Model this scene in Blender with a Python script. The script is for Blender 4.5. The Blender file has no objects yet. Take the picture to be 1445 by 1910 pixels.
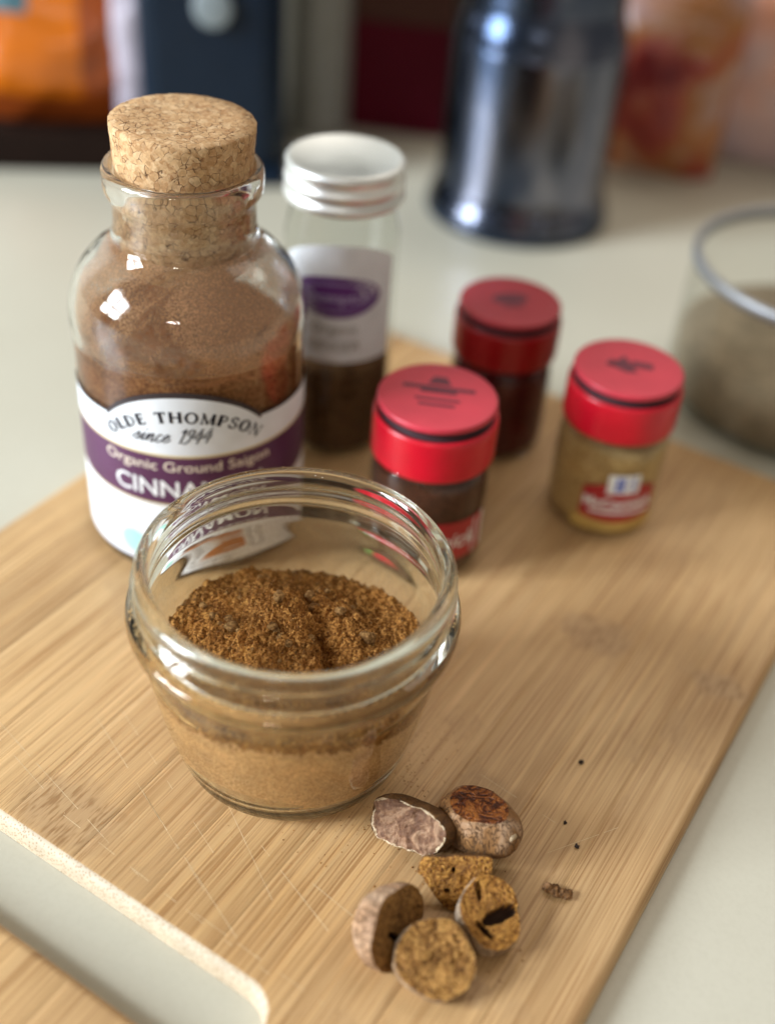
import bpy, bmesh, math, random
from mathutils import Vector, Matrix, noise
random.seed(7)
SC = bpy.context.scene
COL = SC.collection
MM = 0.001
R = math.radians
# ------------------------------------------------------------------ camera
cam_d = bpy.data.cameras.new("camera"); cam = bpy.data.objects.new("camera", cam_d); COL.objects.link(cam)
PITCH, ROLL, CAM_H = R(38.9), R(5.0), 210.4
cp, sp, cr, sr = math.cos(PITCH), math.sin(PITCH), math.cos(ROLL), math.sin(ROLL)
right0, down0, fwd = Vector((1, 0, 0)), Vector((0, -sp, -cp)), Vector((0, cp, -sp))
right = right0 * cr - down0 * sr
down = right0 * sr + down0 * cr
m = Matrix((right, -down, -fwd)).transposed().to_4x4()
m.translation = Vector((0, 0, CAM_H * MM))
cam.matrix_world = m
cam_d.sensor_fit = 'VERTICAL'; cam_d.sensor_height = 36.0; cam_d.sensor_width = 36.0
cam_d.lens = 2156.0 / 1910.0 * 36.0
cam_d.clip_start = 0.005; cam_d.clip_end = 20.0
cam_d.dof.use_dof = True
cam_d.dof.focus_distance = 0.250
cam_d.dof.aperture_fstop = cam_d.lens / 9.0
SC.camera = cam
# ------------------------------------------------------------------ render settings, world, lamps
SC.view_settings.view_transform = 'Standard'; SC.view_settings.look = 'None'
SC.view_settings.exposure = 0.16; SC.view_settings.gamma = 1.0
SC.cycles.use_denoising = True
SC.cycles.max_bounces = 18; SC.cycles.transmission_bounces = 16; SC.cycles.transparent_max_bounces = 16
SC.cycles.glossy_bounces = 6; SC.cycles.diffuse_bounces = 5
SC.cycles.blur_glossy = 0.3; SC.cycles.sample_clamp_indirect = 6.0
world = bpy.data.worlds.new("World"); SC.world = world; world.use_nodes = True
bg = world.node_tree.nodes["Background"]
bg.inputs["Color"].default_value = (1.0, 0.90, 0.76, 1); bg.inputs["Strength"].default_value = 0.27

def area_lamp(name, loc, target, sx, sy, watt, color, shape='RECTANGLE'):
    d = bpy.data.lights.new(name, 'AREA'); d.shape = shape; d.size = sx; d.size_y = sy
    d.energy = watt; d.color = color
    o = bpy.data.objects.new(name, d); COL.objects.link(o)
    o.location = loc
    o.rotation_euler = (Vector(target) - Vector(loc)).to_track_quat('-Z', 'Y').to_euler()
    return o
# the kitchen window to the left: four panes
wc, wt = Vector((-2.10, -0.46, 0.98)), Vector((-0.03, 0.22, 0.03))
wq = (wt - wc).to_track_quat('-Z', 'Y')
for i in (-1, 1):
    for j in (-1, 1):
        p = wc + wq @ Vector((i * 0.235, j * 0.295, 0))
        area_lamp("window_pane_lamp", p, p + (wt - wc), 0.38, 0.49, 28.0, (0.84, 0.925, 1.0))
# ceiling fixture: a soft broad lamp overhead plus four small bulbs behind the viewer
area_lamp("ceiling_lamp", (0.42, 0.93, 1.02), (0.05, 0.2, 0), 1.1, 0.7, 5.0, (1.0, 0.90, 0.78))
for i, (x, y) in enumerate(((-.30, -1.15), (-.18, -1.22), (-.23, -1.08), (-.08, -1.16))):
    area_lamp("bulb_lamp", (x, y, 0.98 + .03 * (i % 2)), (-0.05, 0.25, 0.05), 0.045, 0.045, 0.55, (1.0, 0.95, 0.88), 'DISK')

# ------------------------------------------------------------------ node helpers
class NT:
    def __init__(s, name):
        s.m = bpy.data.materials.new(name); s.m.use_nodes = True
        s.t = s.m.node_tree; s.t.nodes.clear()
        s.out = s.n('ShaderNodeOutputMaterial')
    def n(s, t, **kw):
        nd = s.t.nodes.new(t)
        for k, v in kw.items():
            setattr(nd, k, v)
        return nd
    def l(s, a, b): s.t.links.new(a, b)
    def set(s, sock, v):
        if hasattr(v, 'is_linked') or isinstance(v, bpy.types.NodeSocket): s.l(v, sock)
        elif isinstance(v, (tuple, list)) and len(v) == 3 and sock.type == 'RGBA': sock.default_value = (*v, 1)
        else: sock.default_value = v
    def coord(s, scale=(1, 1, 1), rot=(0, 0, 0), loc=(0, 0, 0), out='Object'):
        tc = s.n('ShaderNodeTexCoord'); mp = s.n('ShaderNodeMapping')
        mp.inputs['Scale'].default_value = scale; mp.inputs['Rotation'].default_value = rot; mp.inputs['Location'].default_value = loc
        s.l(tc.outputs[out], mp.inputs['Vector']); return mp.outputs[0]
    def noise(s, vec, scale=5., detail=3., rough=.5, dist=0., col=False):
        nd = s.n('ShaderNodeTexNoise'); s.l(vec, nd.inputs['Vector'])
        nd.inputs['Scale'].default_value = scale; nd.inputs['Detail'].default_value = detail
        nd.inputs['Roughness'].default_value = rough; nd.inputs['Distortion'].default_value = dist
        return nd.outputs['Color' if col else 'Fac']
    def voro(s, vec, scale, feature='F1', out='Distance', rand=1.0):
        nd = s.n('ShaderNodeTexVoronoi'); nd.feature = feature; s.l(vec, nd.inputs['Vector'])
        nd.inputs['Scale'].default_value = scale; nd.inputs['Randomness'].default_value = rand
        return nd.outputs[out]
    def ramp(s, fac, stops, interp='LINEAR'):
        nd = s.n('ShaderNodeValToRGB'); nd.color_ramp.interpolation = interp
        el = nd.color_ramp.elements
        while len(el) < len(stops): el.new(0.5)
        for e, (p, c) in zip(el, stops):
            e.position = p; e.color = (*c, 1) if isinstance(c, (tuple, list)) else (c, c, c, 1)
        s.l(fac, nd.inputs[0]); return nd.outputs[0]
    def mix(s, fac, a, b, mode='MIX'):
        nd = s.n('ShaderNodeMix'); nd.data_type = 'RGBA'; nd.blend_type = mode
        s.set(nd.inputs[0], fac); s.set(nd.inputs[6], a); s.set(nd.inputs[7], b); return nd.outputs[2]
    def math(s, op, a, b=0.0, clamp=False):
        nd = s.n('ShaderNodeMath'); nd.operation = op; nd.use_clamp = clamp
        s.set(nd.inputs[0], a); s.set(nd.inputs[1], b); return nd.outputs[0]
    def bump(s, h, strength=.3, dist=.001, normal=None):
        nd = s.n('ShaderNodeBump'); nd.inputs['Strength'].default_value = strength; nd.inputs['Distance'].default_value = dist
        s.l(h, nd.inputs['Height'])
        if normal is not None: s.l(normal, nd.inputs['Normal'])
        return nd.outputs[0]
    def pbsdf(s, color, rough=.5, normal=None, **kw):
        b = s.n('ShaderNodeBsdfPrincipled'); s.set(b.inputs['Base Color'], color); s.set(b.inputs['Roughness'], rough)
        if normal is not None: s.l(normal, b.inputs['Normal'])
        for k, v in kw.items(): s.set(b.inputs[k.replace('_', ' ')], v)
        return b.outputs[0]
    def done(s, sh): s.l(sh, s.out.inputs['Surface']); return s.m

def plain(name, color, rough=.5, **kw):
    t = NT(name); v = t.coord(); n = t.noise(v, 90, 3)
    c = t.mix(1.0, color, t.ramp(n, [(.3, .88), (.7, 1.1)]), 'MULTIPLY')
    return t.done(t.pbsdf(c, rough, **kw))

# ------------------------------------------------------------------ materials
def mat_bamboo():
    t = NT("bamboo")
    oi = t.n('ShaderNodeObjectInfo')
    tc = t.n('ShaderNodeTexCoord'); off = t.n('ShaderNodeVectorMath'); off.operation = 'MULTIPLY_ADD'
    # every strip is its own piece of cane: shift its figure along the grain
    comb = t.n('ShaderNodeCombineXYZ'); t.l(oi.outputs['Random'], comb.inputs[1])
    off.inputs[1].default_value = (0, .35, 0); t.l(comb.outputs[0], off.inputs[0]); t.l(tc.outputs['Object'], off.inputs[2])
    def mp(sc, rot=(0, 0, 0)):
        q = t.n('ShaderNodeMapping'); q.inputs['Scale'].default_value = sc; q.inputs['Rotation'].default_value = rot
        t.l(off.outputs[0], q.inputs['Vector']); return q.outputs[0]
    fine = t.noise(mp((2300, 32, 200)), 1, 4, .62)
    mid = t.noise(mp((430, 9, 60)), 1, 3, .55)
    streak = t.noise(mp((2150, 17, 150)), 1, 2.5, .55)
    patch = t.noise(mp((60, 22, 10)), 1, 3, .55)
    node = t.noise(mp((42, 38, 10)), 1, 4, .6, .6)
    base = t.ramp(fine, [(.25, (.50, .305, .14)), (.5, (.60, .39, .195)), (.75, (.68, .47, .255))])
    tone = t.ramp(mid, [(.3, (.83, .80, .76)), (.55, (1.0, 1.0, 1.0)), (.75, (1.12, 1.10, 1.05))])
    c = t.mix(1.0, base, tone, 'MULTIPLY')
    st = t.ramp(streak, [(.525, 0.0), (.585, 1.0)])
    pm = t.ramp(patch, [(.32, .30), (.58, 1.0)])
    c = t.mix(t.math('MULTIPLY', t.math('MULTIPLY', st, pm), .70), c, (.31, .15, .05))
    stain = t.ramp(t.noise(t.coord((1, 1, 1)), 14, 3, .5), [(.36, (.84, .78, .70)), (.56, (1.02, 1.01, 1.0))])
    c = t.mix(1.0, c, stain, 'MULTIPLY')
    # node patches: short dark flecks on a greyish pink ground
    nm = t.ramp(node, [(.585, 0.0), (.66, 1.0)])
    fl = t.ramp(t.noise(mp((1250, 170, 200)), 1, 2, .5), [(.48, 0.0), (.62, 1.0)])
    nc = t.mix(fl, (.47, .30, .155), (.27, .14, .055))
    c = t.mix(t.math('MULTIPLY', nm, .3), c, nc)
    # knuckle marks of the cane at their places on the board
    so = t.coord((1, 1, 0)); wn = t.noise(t.coord((1, 1, 1)), 160, 3, .6, col=True)
    for (nx, ny, hx, hy) in ((-24, 219, 9.5, 5.5), (-128, 99, 16, 10), (-58, 218, 12, 8), (-39, 113, 7, 4)):
        q = t.n('ShaderNodeVectorMath'); q.operation = 'MULTIPLY_ADD'; q.inputs[1].default_value = (.008, .008, 0); q.inputs[2].default_value = (-.004 - nx * MM, -.004 - ny * MM, 0)
        t.l(wn, q.inputs[0]); q2 = t.n('ShaderNodeVectorMath'); q2.operation = 'ADD'; t.l(q.outputs[0], q2.inputs[0]); t.l(so, q2.inputs[1])
        q3 = t.n('ShaderNodeVectorMath'); q3.operation = 'MULTIPLY'; q3.inputs[1].default_value = (1000 / hx, 1000 / hy, 0); t.l(q2.outputs[0], q3.inputs[0])
        q4 = t.n('ShaderNodeVectorMath'); q4.operation = 'LENGTH'; t.l(q3.outputs[0], q4.inputs[0])
        c = t.mix(t.math('MULTIPLY', t.ramp(q4.outputs['Value'], [(.55, 1.0), (1.0, 0.0)]), .78), c, nc)
    hue = t.ramp(oi.outputs['Random'], [(0, (.90, .87, .82)), (.5, (1.0, .99, .96)), (1, (1.08, 1.08, 1.04))])
    c = t.mix(1.0, c, hue, 'MULTIPLY')
    h = t.math('SUBTRACT', fine, t.math('MULTIPLY', st, .8))
    rg = t.ramp(mid, [(.3, .50), (.7, .40)])
    return t.done(t.pbsdf(c, rg, t.bump(h, .22, .00025), Specular_IOR_Level=.42))

def mat_endgrain():
    t = NT("bamboo_end_grain")
    v = t.coord((1, 0.9, 1)); d = t.voro(v, 1600)
    n = t.noise(v, 160, 3)
    c = t.mix(t.ramp(d, [(.22, 1.0), (.42, 0.0)]), (.63, .51, .36), (.43, .29, .165))
    c = t.mix(1.0, c, t.ramp(n, [(.3, .86), (.7, 1.06)]), 'MULTIPLY')
    return t.done(t.pbsdf(c, .55, t.bump(t.ramp(d, [(.1, 0.), (.4, 1.)]), .3, .0002)))

def mat_counter():
    t = NT("cream_laminate"); v = t.coord()
    n = t.noise(v, 9, 4); f = t.noise(v, 900, 2)
    c = t.ramp(n, [(.3, (.525, .495, .395)), (.7, (.575, .55, .45))])
    c = t.mix(t.ramp(f, [(.42, 0.), (.75, .16)]), c, (.42, .39, .30))
    return t.done(t.pbsdf(c, .34, t.bump(t.noise(v, 420, 3), .10, .0004), Specular_IOR_Level=.5))

def mat_cork():
    t = NT("agglomerated_cork"); v0 = t.coord()
    warp = t.noise(v0, 500, 2, col=True)
    vv = t.n('ShaderNodeVectorMath'); vv.operation = 'MULTIPLY_ADD'; vv.inputs[1].default_value = (.0016, .0016, .0016)
    t.l(warp, vv.inputs[0]); t.l(v0, vv.inputs[2]); v = vv.outputs[0]
    cellc = t.voro(v, 560, out='Color'); d = t.voro(v, 560, 'DISTANCE_TO_EDGE'); cell2 = t.voro(v, 1150, out='Color')
    sp_ = t.n('ShaderNodeSeparateColor'); t.l(cellc, sp_.inputs[0])
    sp2 = t.n('ShaderNodeSeparateColor'); t.l(cell2, sp2.inputs[0])
    c = t.ramp(sp_.outputs[0], [(0, (.42, .215, .095)), (.35, (.56, .325, .155)), (.7, (.66, .415, .215)), (1, (.77, .54, .32))])
    c = t.mix(.45, c, t.ramp(sp2.outputs[1], [(0, (.36, .20, .09)), (.4, (.56, .36, .18)), (1, (.72, .52, .31))]))
    crack = t.ramp(d, [(.0, 1.0), (.055, 0.0)])
    cm = t.ramp(t.noise(v0, 420, 2), [(.44, 0.), (.56, 1.)])
    c = t.mix(1.0, c, (.92, .90, .88), 'MULTIPLY')
    c = t.mix(t.math('MULTIPLY', crack, cm), c, (.085, .035, .015))
    g = t.noise(v0, 1800, 2)
    c = t.mix(1.0, c, t.ramp(g, [(.3, .86), (.7, 1.1)]), 'MULTIPLY')
    h = t.math('SUBTRACT', t.math('MULTIPLY', sp_.outputs[0], .5), t.math('MULTIPLY', t.math('MULTIPLY', crack, cm), 1.2))
    return t.done(t.pbsdf(c, .8, t.bump(h, .45, .0003), Specular_IOR_Level=.2))

def mat_glass(name, tint, ior=1.5, rough=0.0):
    t = NT(name); v = t.coord()
    g = t.n('ShaderNodeBsdfGlass'); g.inputs['Color'].default_value = (*tint, 1); g.inputs['IOR'].default_value = ior
    g.inputs['Roughness'].default_value = rough
    t.l(t.bump(t.noise(v, 40, 1), .035, .002), g.inputs['Normal'])
    return t.done(g.outputs[0])

def mat_thin_glass(name, tint):
    t = NT(name); tr = t.n('ShaderNodeBsdfTransparent'); tr.inputs[0].default_value = (*tint, 1)
    gl = t.n('ShaderNodeBsdfGlossy'); gl.inputs['Roughness'].default_value = .04
    lw = t.n('ShaderNodeLayerWeight'); lw.inputs[0].default_value = .5
    f = t.math('ADD', t.math('MULTIPLY', t.math('POWER', lw.outputs['Facing'], 4.0), .7), .045)
    t.l(t.bump(t.noise(t.coord(), 60, 2), .1, .002), gl.inputs['Normal'])
    mx = t.n('ShaderNodeMixShader'); t.l(f, mx.inputs[0]); t.l(tr.outputs[0], mx.inputs[1]); t.l(gl.outputs[0], mx.inputs[2])
    return t.done(mx.outputs[0])

def mat_powder(name, dark, midc, light, scale=1500, bump=.6):
    t = NT(name); v = t.coord()
    n = t.noise(v, scale, 3, .65); g = t.voro(v, scale * 1.5, out='Color')
    sp_ = t.n('ShaderNodeSeparateColor'); t.l(g, sp_.inputs[0])
    big = t.noise(v, 130, 3)
    k = t.math('ADD', t.math('MULTIPLY', n, .55), t.math('MULTIPLY', sp_.outputs[0], .45))
    c = t.ramp(k, [(.22, dark), (.5, midc), (.78, light)])
    c = t.mix(1.0, c, t.ramp(big, [(.3, .82), (.7, 1.15)]), 'MULTIPLY')
    return t.done(t.pbsdf(c, .85, t.bump(k, bump, .0004), Specular_IOR_Level=.22))

def mat_film(name, color, lo, hi, scale, amount, warp=.8):
    """dust clinging to glass: patches of powder with bare glass between"""
    t = NT(name); v = t.coord()
    n = t.noise(v, scale, 4, .62, warp); f = t.noise(v, 1900, 2, .6)
    a = t.ramp(n, [(lo, .12), (hi, 1.0)])
    grain = t.ramp(f, [(.32, .35), (.66, 1.0)])
    a = t.math('MULTIPLY', t.math('MULTIPLY', a, grain), amount, True)
    c = t.mix(t.noise(v, 60, 3), tuple(x * .75 for x in color), tuple(min(1, x * 1.3) for x in color))
    df = t.n('ShaderNodeBsdfDiffuse'); t.l(c, df.inputs[0])
    tl = t.n('ShaderNodeBsdfTranslucent'); t.l(c, tl.inputs[0])
    m0 = t.n('ShaderNodeMixShader'); m0.inputs[0].default_value = .4; t.l(df.outputs[0], m0.inputs[1]); t.l(tl.outputs[0], m0.inputs[2])
    tr = t.n('ShaderNodeBsdfTransparent')
    mx = t.n('ShaderNodeMixShader'); t.l(a, mx.inputs[0]); t.l(tr.outputs[0], mx.inputs[1]); t.l(m0.outputs[0], mx.inputs[2])
    return t.done(mx.outputs[0])

def mat_skin(name, c0, c1, c2, vein):
    t = NT(name); v = t.coord((1, 1, .35))
    n = t.noise(v, 190, 5, .6, .5); w = t.noise(v, 620, 4, .6, 1.2)
    c = t.ramp(n, [(.28, c0), (.5, c1), (.72, c2)])
    vn = t.ramp(t.math('ABSOLUTE', t.math('SUBTRACT', w, .5)), [(.0, 1.0), (.035, 0.0)])
    c = t.mix(t.math('MULTIPLY', vn, vein), c, (.16, .08, .035))
    return t.done(t.pbsdf(c, .6, t.bump(t.math('SUBTRACT', n, t.math('MULTIPLY', vn, .8)), .8, .0009), Specular_IOR_Level=.3))

def mat_cut(name, dark, midc, light, scale=260, rough=.55, spec=.22, radial=.5, vein=.9):
    t = NT(name); v = t.coord()
    # veins that run in from the rim: noise sampled on the direction from the middle
    sx = t.n('ShaderNodeSeparateXYZ'); t.l(v, sx.inputs[0]); cx = t.n('ShaderNodeCombineXYZ'); t.l(sx.outputs[0], cx.inputs[0]); t.l(sx.outputs[1], cx.inputs[1])
    nm = t.n('ShaderNodeVectorMath'); nm.operation = 'NORMALIZE'; t.l(cx.outputs[0], nm.inputs[0])
    ln = t.n('ShaderNodeVectorMath'); ln.operation = 'LENGTH'; t.l(cx.outputs[0], ln.inputs[0])
    cz = t.n('ShaderNodeCombineXYZ'); t.l(t.math('MULTIPLY', ln.outputs['Value'], 210.0), cz.inputs[2])
    ad = t.n('ShaderNodeVectorMath'); ad.operation = 'ADD'; t.l(nm.outputs[0], ad.inputs[0]); t.l(cz.outputs[0], ad.inputs[1])
    rv = t.noise(ad.outputs[0], 6.5, 2.5, .55, 1.8)
    w0 = t.noise(v, scale * 1.15, 3, .58, 3.0); f = t.noise(v, scale * 6, 3, .65)
    w = t.math('ADD', t.math('MULTIPLY', rv, radial), t.math('MULTIPLY', w0, 1 - radial))
    ridge = t.math('ABSOLUTE', t.math('SUBTRACT', w0, .5))
    c = t.ramp(w, [(.40, dark), (.48, midc), (.57, light)])
    pale = t.ramp(ridge, [(.0, 1.0), (.03, 0.0)])
    pm = t.ramp(t.noise(v, scale * .6, 2), [(.48, 0.), (.62, 1.)])
    c = t.mix(t.math('MULTIPLY', t.math('MULTIPLY', pale, pm), vein), c, tuple(min(1, x * 1.5) for x in light))
    c = t.mix(1.0, c, t.ramp(f, [(.3, .80), (.7, 1.12)]), 'MULTIPLY')
    return t.done(t.pbsdf(c, rough, t.bump(t.math('ADD', w, t.math('MULTIPLY', f, .5)), .8, .0012), Specular_IOR_Level=spec))

def mat_plastic(name, color, rough=.38, **kw):
    t = NT(name); v = t.coord()
    c = t.mix(1.0, color, t.ramp(t.noise(v, 120, 3), [(.3, .92), (.7, 1.06)]), 'MULTIPLY')
    return t.done(t.pbsdf(c, rough, t.bump(t.noise(v, 700, 2), .06, .0003), **kw))

def mat_metal(name, color, rough):
    t = NT(name); v = t.coord((1, 1, 14))
    r_ = t.ramp(t.noise(v, 60, 3), [(.3, rough * .8), (.7, rough * 1.25)])
    c = t.mix(1.0, color, t.ramp(t.noise(v, 25, 3), [(.3, .85), (.7, 1.1)]), 'MULTIPLY')
    return t.done(t.pbsdf(c, r_, Metallic=1.0))

M = {}
M['bamboo'] = mat_bamboo(); M['end'] = mat_endgrain(); M['counter'] = mat_counter(); M['cork'] = mat_cork()
M['jar_glass'] = mat_glass("clear_jar_glass", (.976, .989, .970), 1.48)
M['bottle_glass'] = mat_glass("clear_bottle_glass", (.985, .985, .98), 1.45)
M['thin_glass'] = mat_thin_glass("spice_jar_glass", (.93, .94, .92))
M['nutmeg_powder'] = mat_powder("ground_nutmeg", (.115, .038, .006), (.29, .115, .022), (.56, .28, .075))
M['nutmeg_fine'] = mat_powder("fine_nutmeg_dust", (.47, .245, .09), (.66, .375, .15), (.82, .53, .25), 1700, .35)
M['cinnamon'] = mat_powder("ground_cinnamon", (.135, .043, .011), (.26, .10, .031), (.40, .185, .068), 1300, .4)
M['film_cin'] = mat_film("cinnamon_film", (.74, .45, .25), .40, .50, 38, .85)
M['film_nut'] = mat_film("nutmeg_film", (.60, .42, .22), .30, .85, 120, .42)
M['red'] = mat_plastic("red_plastic", (.60, .006, .022), .30)
M['red_top'] = mat_plastic("red_lid_top", (.57, .035, .06), .42)  # pinkish sheen of the lid tops is put into their red
M['crimson'] = mat_plastic('crimson_plastic', (.30, .003, .006), .34)  # rear lid: the same red plastic with its shade put into the colour
M['crimson_top'] = mat_plastic('crimson_lid_top', (.40, .022, .035), .42)  # rear lid top, darkened the same way for shade
M['dark_print'] = plain("dark_emblem_print", (.13, .012, .03), .5)
M['groove'] = plain("dark_groove", (.035, .006, .012), .7)  # undercut shade below the lid top, put into the groove's colour
M['label_white'] = mat_plastic("white_label_paper", (.78, .81, .85), .75, Specular_IOR_Level=.12)
M['label_dark'] = plain("label_dark_border", (.035, .024, .028), .5)
M['label_purple'] = plain("label_purple", (.085, .020, .075), .45)
M['label_gold'] = plain("label_gold_line", (.62, .52, .30), .45)
M['ink'] = plain("black_ink", (.02, .016, .024), .95, Specular_IOR_Level=0.0)
M['cream_ink'] = plain("cream_ink", (.80, .70, .58), .5)
M['white_ink'] = plain("white_ink", (.85, .87, .88), .5)
M['blue_ink'] = plain("grey_blue_ink", (.25, .28, .42), .5)
M['teal_ink'] = plain("teal_ink", (.36, .68, .62), .5)
M['orange_ink'] = plain("cinnamon_stick_print", (.45, .16, .045), .5)
M['brown_ink'] = plain("brown_print", (.16, .06, .035), .5)
M['green_ink'] = plain("green_leaf_print", (.10, .22, .04), .5)
M['label_red'] = plain("red_label_paper", (.42, .012, .02), .4)
M['emblem_blue'] = plain("blue_emblem_print", (.10, .16, .55), .4)
M['oval_purple'] = plain("purple_oval_print", (.12, .025, .20), .45)
M['oval_lilac'] = plain("lilac_lettering_print", (.36, .30, .52), .45)
M['alu'] = mat_metal("brushed_aluminium", (.88, .90, .89), .44)
def mat_kettle():
    t = NT("blue_grey_steel"); v = t.coord((1, 1, .45))
    c = t.ramp(t.noise(v, 30, 3, .55, .4), [(.36, (.035, .05, .085)), (.5, (.09, .105, .15)), (.64, (.25, .25, .30))])
    return t.done(t.pbsdf(c, .19, Metallic=1.0))
M['steel'] = mat_kettle()
M['rim_steel'] = mat_metal("jar_rim_steel", (.40, .41, .43), .5)
M['dark_spice'] = mat_powder("dark_brown_spice", (.04, .012, .005), (.075, .024, .010), (.12, .04, .018), 900)
M['red_spice'] = mat_powder("dark_red_spice", (.045, .002, .002), (.085, .003, .003), (.13, .008, .006), 900)
M['gold_spice'] = mat_powder("golden_spice", (.42, .25, .09), (.54, .35, .14), (.62, .45, .20), 900)
M['tan_spice'] = mat_powder("tan_spice", (.20, .15, .095), (.26, .20, .13), (.33, .26, .17), 900)
M['choc_spice'] = mat_powder("brown_jar_spice", (.05, .018, .007), (.09, .04, .014), (.16, .08, .03), 900)
M['skin_tan'] = mat_skin("nutmeg_shell_tan", (.15, .062, .016), (.28, .135, .048), (.48, .31, .19), .95)
M['skin_pink'] = mat_skin("nutmeg_shell_pink", (.27, .135, .06), (.45, .27, .155), (.64, .46, .32), .5)
M['skin_white'] = mat_skin("nutmeg_shell_pale", (.24, .13, .055), (.46, .32, .20), (.76, .68, .57), .3)
M['skin_brown'] = mat_skin("nutmeg_shell_brown", (.075, .030, .008), (.15, .068, .02), (.28, .145, .055), .4)
M['skin_spot'] = mat_skin('nutmeg_scar', (.36, .24, .13), (.52, .38, .23), (.64, .50, .33), .1)
M['cut_gold'] = mat_cut("nutmeg_cut_golden", (.10, .030, .004), (.35, .135, .020), (.60, .30, .065), 200, .5, .25, .78, .7)
M['cut_mottle'] = mat_cut("nutmeg_cut_mottled", (.085, .028, .005), (.28, .115, .022), (.56, .30, .085), 230, .55, .22, .66, .9)
M['cut_pink'] = mat_cut("nutmeg_cut_pinkish", (.14, .066, .036), (.215, .112, .062), (.33, .195, .115), 120, .6, .2, .1, .12)
M['cut_gloss'] = mat_cut("nutmeg_cut_glossy_red_brown", (.04, .009, .002), (.12, .028, .005), (.26, .085, .016), 200, .3, .32, .1, .15)
M['cut_dark'] = mat_cut("nutmeg_cut_dark", (.095, .036, .008), (.25, .11, .026), (.42, .215, .062), 300, .55, .22, .5)
M['cut_pale'] = mat_cut("nutmeg_cut_pale_edge", (.30, .19, .10), (.56, .41, .25), (.72, .56, .38), 300)
M['cavity'] = plain("nutmeg_cavity", (.04, .014, .004), .8)
M['speck'] = plain("dark_speck", (.03, .016, .01), .8)
M['gold_grain'] = plain("powder_grain", (.58, .40, .18), .7)
M['scratch'] = plain("knife_scratch", (.72, .55, .33), .6)
def mat_print(name, stops, scale, rough=.3):
    """packet film printed with soft-edged artwork"""
    t = NT(name); v = t.coord()
    c = t.ramp(t.noise(v, scale, 2, .5, .4), stops)
    return t.done(t.pbsdf(c, rough, t.bump(t.noise(v, 90, 3), .25, .002)))
M['red_art'] = mat_print("red_orange_packet_print", [(.30, (.17, .008, .012)), (.42, (.36, .05, .03)), (.52, (.42, .17, .05)), (.60, (.44, .27, .24)), (.74, (.42, .29, .32))], 26)
M['pink_art'] = mat_print("dusty_pink_packet_print", [(.30, (.80, .36, .22)), (.40, (.66, .44, .40)), (.52, (.58, .44, .46)), (.7, (.52, .42, .46))], 17)
M['wall'] = plain("painted_wall", (.42, .40, .35), .7)
M['dark_wood'] = plain("dark_wood", (.012, .005, .003), .6, Specular_IOR_Level=.12)
M['orange'] = mat_plastic("orange_foil", (.52, .125, .006), .22)
M['orange_dark'] = mat_plastic("burnt_orange_foil", (.22, .04, .004), .3)
M['black_plastic'] = mat_plastic("navy_black_plastic", (.006, .014, .028), .3, Specular_IOR_Level=.22)
M['grey_plastic'] = plain("grey_dial", (.22, .26, .28), .4)  # colour of the disc that imitates a blurred reflection
M['greige'] = mat_plastic("beige_grey_ceramic", (.26, .25, .21), .45)
M['maroon'] = mat_plastic("maroon_card", (.085, .0015, .009), .6, Specular_IOR_Level=.12)
M['brown_card'] = mat_plastic("brown_card", (.075, .028, .018), .6, Specular_IOR_Level=.15)
M['olive'] = mat_plastic("olive_card", (.10, .10, .065), .5)
M['pink_film'] = mat_plastic("dusty_pink_film", (.42, .27, .28), .3)
M['snack_red'] = mat_plastic("red_snack_film", (.30, .02, .02), .3)
M['snack_orange'] = mat_plastic("orange_snack_film", (.38, .12, .02), .3)
M['teal_film'] = mat_plastic("teal_film", (.06, .14, .17), .3)
M['pale_film'] = mat_plastic("pale_lilac_film", (.38, .34, .40), .25)
M['emblem_grey'] = plain("steel_print", (.09, .12, .17), .5)

# ------------------------------------------------------------------ object helpers (coordinates in millimetres)
def obj(name, verts, faces, mat, parent=None, midx=None, smooth=True, loc=(0, 0, 0)):
    me = bpy.data.meshes.new(name)
    me.from_pydata([(v[0] * MM, v[1] * MM, v[2] * MM) for v in verts], [], faces)
    for mm_ in (mat if isinstance(mat, (list, tuple)) else [mat]): me.materials.append(mm_)
    if midx: me.polygons.foreach_set('material_index', midx)
    if smooth: me.polygons.foreach_set('use_smooth', [True] * len(me.polygons))
    me.update()
    o = bpy.data.objects.new(name, me); COL.objects.link(o)
    o.location = tuple(c * MM for c in loc)
    if parent: o.parent = parent
    return o
def thing(name, label, cat, loc=(0, 0, 0), rotz=0.0, group=None):
    o = bpy.data.objects.new(name, None); COL.objects.link(o); o.empty_display_size = .01
    o.location = tuple(c * MM for c in loc); o.rotation_euler = (0, 0, rotz)
    o['label'] = label; o['category'] = cat
    if group: o['group'] = group
    return o
def tag(o, label, cat, group=None, kind=None):
    o['label'] = label; o['category'] = cat
    if group: o['group'] = group
    if kind: o['kind'] = kind
    return o
def recalc(o):
    bm = bmesh.new(); bm.from_mesh(o.data); bmesh.ops.recalc_face_normals(bm, faces=bm.faces); bm.to_mesh(o.data); bm.free()
def sharp(o, ang=40):
    bm = bmesh.new(); bm.from_mesh(o.data)
    for e in bm.edges:
        if len(e.link_faces) == 2 and e.calc_face_angle(0) > R(ang): e.smooth = False
    bm.to_mesh(o.data); bm.free()
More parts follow.
